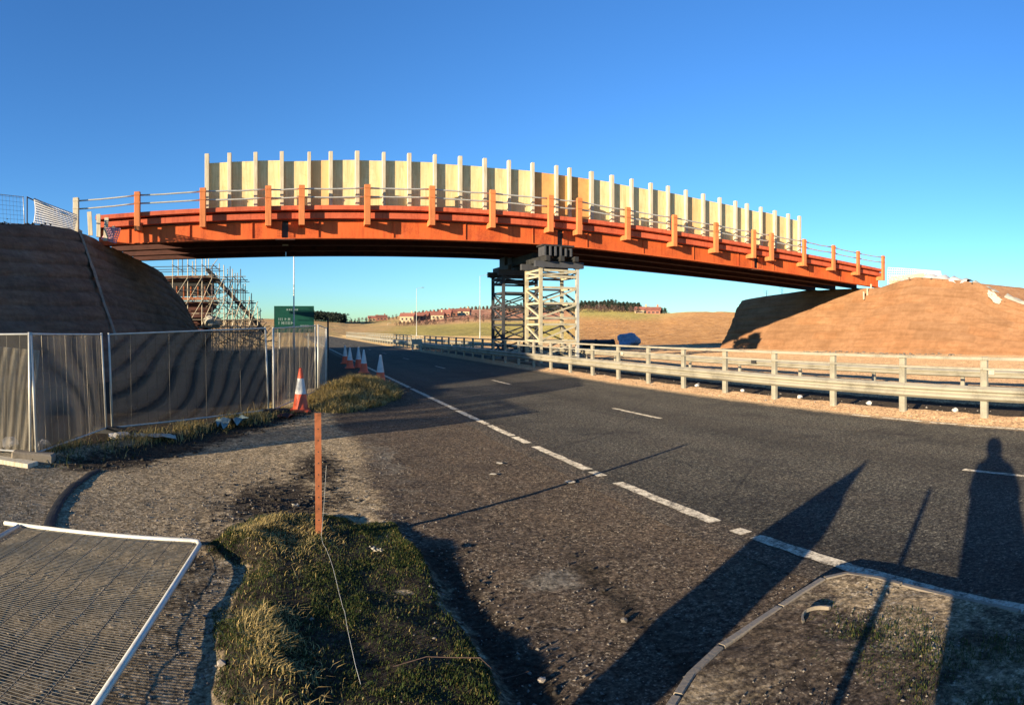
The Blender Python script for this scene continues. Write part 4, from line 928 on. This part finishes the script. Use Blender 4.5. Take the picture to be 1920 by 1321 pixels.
# raking stair flight down the right side
st = MB()
for y in (-.6, .4): st.bar((2.6, y, 7.0), (7.6, y, 1.6), .06, .32)
st.build('stringer', M['darksteel'], scf)
for k in range(22):
    t = k/21; MB().box(2.6+5*t-.14, 2.6+5*t+.14, -.57, .37, 7.0-5.4*t-.02, 7.0-5.4*t+.02).build('tread', M['darksteel'], scf)
for nm, x, z, s_, sd in (('white sheet lump on the scaffold, left of the pair', .9, 2.45, (.85,.5,.42), 31), ('white sheet lump on the scaffold, right of the pair', 3.2, 2.5, (.9,.5,.5), 32)):
    p = sc_o + Matrix.Rotation(PHI, 3, 'Z') @ Vector((x, -1.2, z)); lump('sheeted_stack', M['white_sheet'], p.x, p.y, p.z, s_, sd, nm, 'sheeted stack', 'white sheeted stacks on the scaffold', sub=3)

# ------------------------------------------------------------------ right: sheets, posts, tarpaulin, pipes
def RW(u, d, z): return W(u*1.07, d+3, 1.9+(z-1.9)*1.07)
def strip(name, pts, label, cat, mat, w_=.5, group=None):
    b = MB(); st = []
    for k, (u, d, z) in enumerate(pts):
        st.append([RW(u, d-.25, z-.12), RW(u, d+.05, z + w_*.5 + .08*math.sin(k*1.9)), RW(u, d+.6, z + w_ + .10*math.sin(k*2.7+1)), RW(u, d+1.4, z+w_*.4)])
    b.sweep(st, False); o = b.build(name, mat, None, smooth=True); tag(o, label, cat, group); return o
strip('sheet_roll', [(24.6-.35*k, 40.2, 5.78-.05*k + (.12 if k % 3 else 0)) for k in range(12)], 'white sheeting along the highest part of the tan embankment', 'sheeting', M['net'], .28, 'white sheeting on the right embankment')
strip('sheet_roll', [(20.3-.22*k, 40.1, 5.25-.1*k) for k in range(9)], 'white sheeting on the shoulder of the tan embankment', 'sheeting', M['white_sheet'], .18, 'white sheeting on the right embankment')
strip('sheet_roll', [(17.8-.3*k, 40.3, 4.15-.12*k) for k in range(12)], 'white sheeting low on the crest beyond the cream lining sheet', 'sheeting', M['white_sheet'], .25, 'white sheeting on the right embankment')
b = MB(); nn = 9; Vp = []
rr = random.Random(9)
for i in range(nn):
    for j in range(nn):
        s_, t_ = i/(nn-1), j/(nn-1); u = 18.7 - 1.0*s_; zc = 4.55 - .75*s_; Vp.append(RW(u + rr.uniform(-.06,.06), 39.6 - .4*t_ + rr.uniform(-.05,.05), zc - .5*t_*(.4+.6*math.sin(2.2*s_+.5)) + .12 + rr.uniform(0,.08)))
o = link('white_patch', npmesh('white_patch', np.array([tuple(v) for v in Vp]), grid_faces(nn, nn), True), M['white_sheet']); o.name = 'lining_sheet'; tag(o, 'ragged cream lining sheet showing below the right shoulder of the embankment', 'sheeting', 'white sheeting on the right embankment')
net('debris_net', [RW(28.6,41.5,5.25), RW(23.6,41.5,5.8), RW(23.6,41.5,6.35), RW(28.6,41.5,6.9)], M['net'], 'white debris netting on top of the right embankment beyond the bridge end', 'netting', .22, .05)
net('debris_net', [RW(27.6,40.2,5.35), RW(24.4,40.2,5.85), RW(24.4,40.2,6.15), RW(27.6,40.2,6.0)], M['wall_cream'], 'cream netting below the white netting on the right embankment', 'netting', .13)
o = MB().cbox(-.7, .7, -.5, .5, 0, .75, .05).build('sand_block', M['timber'], None, W(30.0, 45.2, 5.3), (0, .1, PHI)); tag(o, 'pale sandy block at the right end of the bridge', 'block')
for k, d in enumerate((40.4, 41.1, 41.8)):
    o = MB().cbox(-.06, .06, -.05, .05, 0, .65, .01).build('peg', M['timber'], None, W(31.3, d+1.5-.2*k, 4.4+.35*k), (0, .05*(k-1), PHI)); tag(o, ['leftmost pale peg under the right end of the bridge', 'middle pale peg under the right end of the bridge', 'rightmost pale peg under the right end of the bridge'][k], 'peg', 'pale pegs under the bridge end')
# weedy streak on the tan face
lump('tarpaulin_heap', M['tarp'], *W(52.2, 31.9, .55), (1.25, 1.0, .95), 41, 'blue grey tarpaulin heap at the foot of the shaded slope', 'tarpaulin', sub=3)
for k, (u, d) in enumerate(((54.5, 28.6), (54.0, 30.2))):
    t = thing('concrete_pipe', ['left dark pipe section lying beside the blue heap', 'right dark pipe section touching the blue heap'][k], 'pipe', W(u, d, .42), PHI, 'dark pipes by the blue heap')
    b = MB(); n = 16; st = []
    for x in (-.8, .8): st.append([(x, .42*math.cos(2*math.pi*i/n), .42*math.sin(2*math.pi*i/n)) for i in range(n)])
    b.sweep(st, True); b.build('barrel', M['darksteel'], t, smooth=False)
    MB().sweep([[(x, .47*math.cos(2*math.pi*i/n), .47*math.sin(2*math.pi*i/n)) for i in range(n)] for x in (.81, .98)]).build('collar', M['darksteel'], t)
for k, (pxl, h) in enumerate(((1437, .7), (1466, .85))):
    a = (pxl-960)/1160.0; rel = a-AR; d = 43.6; r_ = d/math.sin(rel); u = r_*math.cos(rel)
    t = thing('bare_sapling', ['left bare sapling on top of the shaded slope', 'right bare sapling on top of the shaded slope'][k], 'sapling', W(u, d, 5.1), PHI, 'bare saplings on the shaded slope')
    b = MB(); b.path([(0,0,0), (.02,0,h*.5), (.0,.02,h)], [.03,.022,.01], 6); b.build('trunk', M['darksteel'], t)
    b = MB()
    for j in range(8):
        z = h*(.35+.08*j); an = j*2.1; b.tube((0,0,z), (.35*math.cos(an), .35*math.sin(an), z+.25), .012, 4, .004)
    b.build('twigs', M['darksteel'], t)

# ------------------------------------------------------------------ far houses and woods
def house(pxl, t_, wd, dp, h, mw, label, tall=1.0):
    p, r = hill_at(pxl, t_); rot = random.uniform(-.3, .3) - (pxl-960)/1160.0
    t = thing('house', label, 'house', (p.x, p.y, p.z-.6), rot, 'houses on the far hillside')
    H = h*.72; dp *= .8
    MB().box(-wd/2, wd/2, -dp/2, dp/2, 0, H).build('wall', mw, t)
    MB().add([(-wd/2-.4,-dp/2-.4,H+.01),(wd/2+.4,-dp/2-.4,H+.01),(wd/2+.4,dp/2+.4,H+.01),(-wd/2-.4,dp/2+.4,H+.01),(-wd/2-.4,0,H+dp*.42),(wd/2+.4,0,H+dp*.42)], [(0,1,5,4),(2,3,4,5),(0,4,3),(1,2,5),(3,2,1,0)]).build('roof', M['roof_red'], t)
    MB().box(wd*.3-.4, wd*.3+.4, -.4, .4, H+dp*.2, H+dp*.42+1.0).build('chimney', mw, t)
    for x in (-.3, 0, .3): MB().box(wd*x-.6, wd*x+.6, -dp/2-.05, -dp/2-.01, H*.4, H*.75).build('window', M['glass'], t)
HS = [(766,.70,9,7,5.2,'wall_cream','pale cream house at the left end of the far row'),(790,.71,8,7,4,'wall_pink','pink house right of the cream house'),(806,.72,7,7,4,'wall_pink','second pink house in the far row'),(822,.70,8,7,4.2,'wall_cream','cream walled house in the middle of the far row'),(838,.72,8,7,4,'wall_pink','house left of the taller red one in the far row'),(856,.75,9,7,5,'wall_pink','taller red house near the right of the far row'),(872,.74,8,7,4,'wall_cream','house at the right end of the far row'),(700,.88,8,6,3.5,'wall_cream','small house alone on the skyline left of the row'),(716,.86,8,6,3.2,'wall_pink','low pink house beside the one on the skyline')]
for a in HS: house(a[0], a[1], a[2], a[3], a[4], M[a[5]], a[6])
for a in ((1207,.93,6,5,2.6,'wall_cream','pale far house left on the skyline right of the trestle'),(1226,.94,6,5,2.4,'wall_pink','pink far house right on the skyline right of the trestle')): house(a[0], a[1], a[2], a[3], a[4], M[a[5]], a[6])
def wood(name, x0, x1, t0, t1, n, h, mat, label, seed):
    r = random.Random(seed); Vs = []; Fs = []; c = 0
    for k in range(n):
        p, rr_ = hill_at(r.uniform(x0, x1), r.uniform(t0, t1)); H = h*r.uniform(.75, 1.1); Rr = H*r.uniform(.35, .6)
        for j in range(34):                                        # leaf clumps spread through the crown
            z = r.uniform(.08, 1.0)**.8; rad = Rr*math.sqrt(max(.02, 1.02-z*z))*r.uniform(.2, 1.05); a = r.uniform(0, 6.28); q = Vector((rad*math.cos(a), rad*math.sin(a), z*H)); s = H*r.uniform(.06, .14)
            for m_ in range(3):
                o_ = Vector((r.uniform(-1,1), r.uniform(-1,1), r.uniform(-.8,.8)))*s; w_ = Vector((r.uniform(-1,1), r.uniform(-1,1), r.uniform(-1,1)))*s; w2 = Vector((r.uniform(-1,1), r.uniform(-1,1), r.uniform(-1,1)))*s
                Vs += [p+q+o_, p+q+w_, p+q+w2]; Fs.append((c, c+1, c+2)); c += 3
    me = npmesh(name, np.array([tuple(v) for v in Vs]), np.array(Fs)); o = link(name, me, mat); tag(o, label, None, None, 'stuff'); return o
wood('conifer_wood', 560, 648, .9, 1.0, 330, 5.5, M['hedge'], 'dark conifer wood on the skyline right of the green sign', 1)
wood('conifer_wood', 1085, 1200, .95, 1.0, 420, 4.0, M['hedge'], 'dark wood on the skyline right of the trestle towers', 2)
wood('conifer_wood', 1195, 1245, .97, 1.0, 120, 2.2, M['hedge'], 'low end of the dark wood right of the trestle towers', 6)
wood('scrub', 770, 960, .93, 1.0, 420, 3.0, M['scrub'], 'brown leafless scrub along the hilltop behind the houses', 3)
wood('scrub', 655, 780, .84, .97, 60, 3.0, M['scrub'], 'scattered brown bushes on the far field', 4)
wood('scrub', 740, 960, .52, .70, 110, 2.6, M['scrub'], 'brown hedge below the far houses', 5)
wood('scrub', 1090, 1200, .86, .95, 60, 3.0, M['scrub'], 'brown bushes in front of the dark wood', 7)
wood('scrub', 930, 1085, .8, 1.0, 110, 5.0, M['hedge'], 'trees seen through the trestle towers', 8)

# ------------------------------------------------------------------ grass, stones
def blades(name, pts, hmin, hmax, wid, mat, label, lean=.5, dirbias=None, seed=0, kind='stuff', zoff=None):
    g_ = np.random.default_rng(seed); n = len(pts); u = pts[:, 0]; d = pts[:, 1]
    z = hgt(u, d) if zoff is None else np.full(n, zoff); x = u*SA + d*CA; y = u*CA - d*SA
    a = g_.uniform(0, 2*np.pi, n); H = g_.uniform(hmin, hmax, n)*(pts[:, 2] if pts.shape[1] > 2 else 1)
    ln = g_.uniform(.1, lean, n)*H*2; dx = np.cos(a); dy = np.sin(a); wx = -dy*wid/2; wy = dx*wid/2
    wv = g_.uniform(.6, 1.4, n); wx = wx*wv; wy = wy*wv
    b0 = np.stack([x-wx, y-wy, z-.01], -1); b1 = np.stack([x+wx, y+wy, z-.01], -1)
    m = np.stack([x+dx*ln*.35, y+dy*ln*.35, z+H*.6], -1); m0 = m.copy(); m0[:, 0] -= wx*.8; m0[:, 1] -= wy*.8; m1 = m.copy(); m1[:, 0] += wx*.8; m1[:, 1] += wy*.8
    tp_ = np.stack([x+dx*ln, y+dy*ln, z+H*g_.uniform(.75, 1.0, n)], -1)
    V = np.stack([b0, b1, m1, m0, tp_], 1).reshape(-1, 3); k = (np.arange(n)*5)[:, None]
    Fs = np.concatenate([k+np.array([[0,1,2]]), k+np.array([[0,2,3]]), k+np.array([[3,2,4]])])
    me = npmesh(name, V, Fs)
    t1 = np.repeat(g_.uniform(0, 1, n), 5); t2 = np.repeat((g_.uniform(0, 1, n) < .22)*g_.uniform(.4, 1, n), 5)
    col_attr(me, 'tint', np.stack([t1, t2, 0*t1, 0*t1+1], -1))
    o = link(name, me, mat); tag(o, label, None, None, kind); return o
def clumpy(n, u0, u1, d0, d1, keep, seed):
    g_ = np.random.default_rng(seed); P = np.stack([g_.uniform(u0, u1, n), g_.uniform(d0, d1, n)], -1); k = keep(P[:, 0], P[:, 1]); s = g_.uniform(0, 1, n) < k
    P = P[s]; h = .55 + .9*np.clip(fbm(P[:, 0]*4, P[:, 1]*4, seed, 2)+.4, 0, 1); return np.concatenate([P, h[:, None]], 1)
inside = lambda u, d: (mound(u, d) > .02)*1.0
P = clumpy(120000, 2.2, 6.4, -.75, 1.15, lambda u, d: inside(u, d)*(.28 + .72*sstep(-.12, .20, fbm(u*2.6, d*2.6, 12, 4)+.02)), 11)
blades('grass', P, .008, .026, .0042, M['grass'], 'short dark green grass on the verge round the marker post', .6, None, 12)
P = clumpy(60000, 2.2, 6.3, -.75, .5, lambda u, d: inside(u, d)*np.exp(-((d-(-.04-.10*(u-3)))/.15)**2)*sstep(-.12, .22, fbm(u*2.6, d*2.6, 14, 3)) + .5*inside(u, d)*np.exp(-(((u-5.4)/.5)**2+((d+.05)/.35)**2)), 13)
blades('dry_grass', P, .014, .048, .0045, M['dry'], 'tussocky yellow dry grass along the left lip of the verge', 1.3, None, 14)
P = clumpy(16000, 2.2, 6.4, -.7, 1.1, lambda u, d: inside(u, d)*.35*sstep(0, .3, fbm(u*3, d*3, 15, 3)), 15)
blades('dry_grass', P, .010, .030, .0035, M['dry'], 'faded straw stalks scattered through the green verge', .9, None, 16)
P = clumpy(60000, 13.5, 21, -.5, 4, lambda u, d: (bank2(u, d) > .03)*(.4+.6*sstep(-.1, .2, fbm(u*1.5, d*1.5, 18, 3))), 17)
blades('dry_grass', P, .08, .22, .012, M['dry'], 'sunlit dry grass on the heap between the cones', .9, None, 18)
def fline(u, d): return np.exp(-((d + 3.55 - .66*np.clip(u-9.0, 0, 4.8))/.42)**2)*sstep(8.2, 8.8, u)*(1-sstep(14.2, 15.2, u))
P = clumpy(60000, 8, 15.5, -4.6, 1.2, lambda u, d: fline(u, d)*sstep(-.22, .2, fbm(u*1.6, d*1.6, 19, 3)), 19)
blades('dry_grass', P, .05, .20, .009, M['dry'], 'yellow weeds along the foot of the mesh fence', .9, None, 20)
P = clumpy(20000, 8, 15.5, -4.6, 1.2, lambda u, d: fline(u, d)*sstep(.1, -.2, -fbm(u*1.6, d*1.6, 19, 3)) if False else fline(u, d)*.5, 21)
blades('grass', P, .04, .14, .009, M['grass'], 'dark green weeds along the foot of the mesh fence', .9, None, 22)
P = clumpy(30000, 1.0, 2.8, .6, 3.4, lambda u, d: sstep(.0, .35, fbm(u*1.7, d*1.7, 23, 3)+.05)*(u < 2.72-.0*d)*((d > .9+(2.6-u)*.0)), 23)
P = P[(P[:, 0] < 1.95 + .33*(P[:, 1]-.9))]
blades('grass', P, .012, .032, .0045, M['grass'], 'thin grass on the kerbed island', .9, None, 24, 'stuff', .088)
def stones(name, P, smin, smax, mat, label, seed, up=0.0, z=None):
    g_ = np.random.default_rng(seed); n = len(P); u, d = P[:, 0], P[:, 1]; zc = hgt(u, d) if z is None else (np.full(n, z) if np.ndim(z) == 0 else z); x = u*SA+d*CA; y = u*CA-d*SA
    o = np.array([(1,0,0),(0,1,0),(-1,0,0),(0,-1,0),(0,0,1),(0,0,-1)], float); Fo = np.array([(0,1,4),(1,2,4),(2,3,4),(3,0,4),(1,0,5),(2,1,5),(3,2,5),(0,3,5)])
    s = smin*(smax/smin)**(g_.uniform(0, 1, n)**2.2); a = g_.uniform(0, 6.28, n)
    V = o[None]*g_.uniform(.6, 1.2, (n, 6, 1))*s[:, None, None]*np.array([1, .8, .55]); V = V + g_.uniform(-.25, .25, (n, 6, 3))*s[:, None, None]
    ca, sa = np.cos(a)[:, None], np.sin(a)[:, None]; X_ = V[..., 0]*ca - V[..., 1]*sa; Y_ = V[..., 0]*sa + V[..., 1]*ca
    V = np.stack([X_ + x[:, None], Y_ + y[:, None], V[..., 2] + (zc + s*.25)[:, None]], -1).reshape(-1, 3)
    Fs = (np.arange(n)*6)[:, None, None] + Fo[None]
    o_ = link(name, npmesh(name, V, Fs.reshape(-1, 3)), mat); tag(o_, label, None, None, 'stuff'); return o_
def pts(n, u0, u1, d0, d1, keep, seed):
    g_ = np.random.default_rng(seed); P = np.stack([g_.uniform(u0, u1, n), g_.uniform(d0, d1, n)], -1); return P[g_.uniform(0, 1, n) < keep(P[:, 0], P[:, 1])]
P = pts(26000, 2.0, 9.5, -4.5, 1.6, lambda u, d: (1-.9*inside(u, d))*(.35+.65*np.exp(-((d+.75)/.45)**2))*np.clip(1.25-u/9.5, .15, 1), 31)
stones('gravel', P, .004, .022, M['stone'], 'loose brown gravel on the left of the verge', 32)
P = pts(9000, 2.2, 9, 1.0, 3.5, lambda u, d: .35*np.clip(1.2-u/9, .1, 1), 33)
stones('gravel', P, .003, .014, M['stone'], 'fine grit scattered over the hard shoulder', 34)
P = pts(2600, 5.6, 9.2, -1.2, 1.0, lambda u, d: np.exp(-(((u-6.8)/.8)**2+((d+.1)/.55)**2)) + .6*np.exp(-(((u-8.3)/.9)**2+((d-.45)/.22)**2)), 35)
stones('soil_clods', P, .01, .05, M['clod'], 'dark clods of churned mud behind the marker post', 36)
P = pts(3000, 8.4, 15, -4.2, 1.0, lambda u, d: np.exp(-((d + 2.85 - .60*np.clip(u-8.6, 0, 6))/.42)**2), 37)
stones('soil_clods', P, .012, .06, M['clod'], 'dark clods of mud along the foot of the fence', 38)
P = pts(1400, 2.2, 5.2, 1.0, 2.6, lambda u, d: np.exp(-((d-1.3)/.18)**2) + .5*np.exp(-((d-1.75-.12*u)/.12)**2), 39)
stones('soil_clods', P, .006, .03, M['clod'], 'clods in the rut beside the grass verge', 40)
P = pts(45, 2.4, 9, -3, 3.0, lambda u, d: 1.0+0*u, 41)
stones('pebbles', P, .007, .018, M['stone'], 'a few pale pebbles dotted over the gravel', 42)
P = pts(2500, .5, 2.75, 1.2, 3.5, lambda u, d: .8*(u < 1.95 + .3*(d-.9)), 43)
stones('gravel', P, .004, .018, M['stone'], 'grit on the kerbed island', 44, z=.09)
P = pts(700, 3, 40, 11.1, 15, lambda u, d: .5+0*u, 45)
stones('pebbles', P, .02, .06, M['stone'], 'pale stones in the central reserve under the barrier', 46)
P = pts(1500, 17, 46, 41.5, 47, lambda u, d: np.exp(-((d-43.2)/.7)**2)*(u < 36), 47)
zc = np.interp(P[:, 0], [16, 17.2, 19.3, 21, 24.6, 26.8, 28.5, 30.5, 46], [3.4, 3.6, 4.4, 5.4, 5.9, 6.1, 5.7, 5.4, 5.4])
stones('rubble', P, .03, .16, M['stone'], 'rubble and clods along the crest of the tan embankment', 48, z=zc-.05)
P = pts(500, 22, 30, -13.6, -10.6, lambda u, d: np.exp(-((d+11.9-.12*(u-25))/.5)**2), 51)
stones('rubble', P, .04, .13, M['clod'], 'clods along the crest of the dark embankment', 52, z=np.interp(P[:, 0], [22, 24.2, 26.7, 29.1, 30], [6.5, 6.5, 6.8, 6.92, 6.8])-.03)
P = pts(900, 20, 34, 36.5, 39.5, lambda u, d: .6+0*u, 49)
stones('rubble', P, .03, .14, M['stone'], 'rubble along the foot of the tan embankment', 50)
# single stones one can pick out
for k, (x, y, s_, lb) in enumerate(((.72, 3.93, .028, 'single pale stone on the shoulder left of the big shadow'), (-1.55, 3.05, .03, 'pale stone at the left foot of the grassy lip'), (.16, 3.32, .025, 'pale stone beside the bare twig'))):
    lump('stone', M['stone'], x, y, gz(x, y)+.02, (s_, s_*.8, s_*.7), 60+k, lb, 'stone', 'single pale stones', sub=1)
for k, u in enumerate((6.6, 9.0, 11.3, 13.6, 15.8)):
    p = W(u, 12.25, .05); lump('rock', M['whitestone'], p.x, p.y, .08, (.075,.065,.05), 80+k, ['white rock under the barrier, rightmost', 'white rock under the barrier, second from the right', 'white rock under the barrier, middle one', 'white rock under the barrier, second from the left', 'white rock under the barrier, leftmost'][k], 'rock', 'white rocks under the barrier')

# ------------------------------------------------------------------ people and things behind the viewpoint (seen only by their shadows)
def person(x, y, z, rz, label):
    t = thing('person', label, 'person', (x, y, z), rz)
    J = [(0,0,.98),(0,0,1.18),(0,0,1.42),(0,0,1.54),(0,.02,1.66),(0,.02,1.77),
         (.20,0,1.44),(.27,.04,1.18),(.22,.26,1.24),(.08,.36,1.52),(-.20,0,1.44),(-.27,.04,1.18),(-.22,.26,1.24),(-.08,.36,1.52),
         (.11,0,.92),(.12,.02,.52),(.12,0,.09),(.12,.14,.03),(-.11,0,.92),(-.12,.02,.52),(-.12,0,.09),(-.12,.14,.03)]
    R = [.16,.15,.16,.06,.085,.075,.075,.055,.042,.035,.075,.055,.042,.035,.105,.075,.05,.04,.105,.075,.05,.04]
    E_ = [(0,1),(1,2),(2,3),(3,4),(4,5),(2,6),(6,7),(7,8),(8,9),(2,10),(10,11),(11,12),(12,13),(0,14),(14,15),(15,16),(16,17),(0,18),(18,19),(19,20),(20,21)]
    me = bpy.data.meshes.new('body'); me.from_pydata(J, E_, []); o = link('body', me, M['cloth'], t)
    md = o.modifiers.new('skin', 'SKIN'); md.use_smooth_shade = True
    for i, v in enumerate(me.skin_vertices[0].data): v.radius = (R[i], R[i]); v.use_root = (i == 0)
    o.modifiers.new('sub', 'SUBSURF').levels = 1
    o.modifiers['sub'].render_levels = 1
    # knee-length coat
    st = []
    for zz, a, b in ((.50,.30,.20),(.80,.29,.19),(1.1,.28,.18),(1.35,.29,.17),(1.47,.24,.14),(1.53,.12,.10)): st.append([(a*math.cos(2*math.pi*i/20), b*math.sin(2*math.pi*i/20), zz) for i in range(20)])
    MB().sweep(st).build('coat', M['cloth'], t, smooth=True)
    MB().lathe([(.02,1.86),(.09,1.84),(.13,1.76),(.135,1.68),(.12,1.60)], 16).build('hood', M['cloth'], t, smooth=True)
    for sx in (-1, 1):
        for k in range(4): MB().path([(sx*.08 + (k-1.5)*.012*1, .37, 1.55), (sx*.06 + (k-1.5)*.012, .41, 1.58), (sx*.04 + (k-1.5)*.012, .40, 1.61)], [.008,.008,.006], 6).build('finger', M['skin'], t)
    MB().box(-.075, .075, .415, .424, 1.56, 1.72).build('phone', M['darksteel'], t)
person(-.36, -.37, .17, -SUN_AZ, 'person in a dark hooded coat holding up a phone at the viewpoint')
# added unseen plate, cut to the outline of the broad shadow it throws
N = Vector((math.cos(SUN_AZ), -math.sin(SUN_AZ), 0)); Sd = Vector((math.sin(SUN_AZ), math.cos(SUN_AZ), 0))
te = math.tan(SUN_EL); al0 = -.35
t = thing('shadow_plate', 'temporary works sign on a frame behind the viewpoint, throwing the broad shadow', 'works sign', N*(-1.82) + Sd*al0, -SUN_AZ)
OUT = [(.02,8.93),(-.06,8.1),(-.18,6.97),(-.26,6.06),(-.32,5.32),(-.31,4.3),(-.29,3.54),(-.22,2.88),(-.15,2.3),(.18,2.3),(.20,2.97),(.22,3.5),(.23,4.17),(.28,4.72),(.28,5.53),(.19,6.61),(.13,6.93),(.07,7.85)]
ring = [(o_, (al-al0)*te) for o_, al in OUT]; n = len(ring)
MB().add([(x, -.01, z) for x, z in ring] + [(x, .01, z) for x, z in ring], [tuple(range(n-1,-1,-1)), tuple(range(n, 2*n))] + [(i, (i+1)%n, (i+1)%n+n, i+n) for i in range(n)]).build('plate', M['galv'], t)
for sx in (-.12, .16): MB().tube((sx, .03, -.05), (sx, .03, .6), .025, 8).build('leg', M['galv'], t)
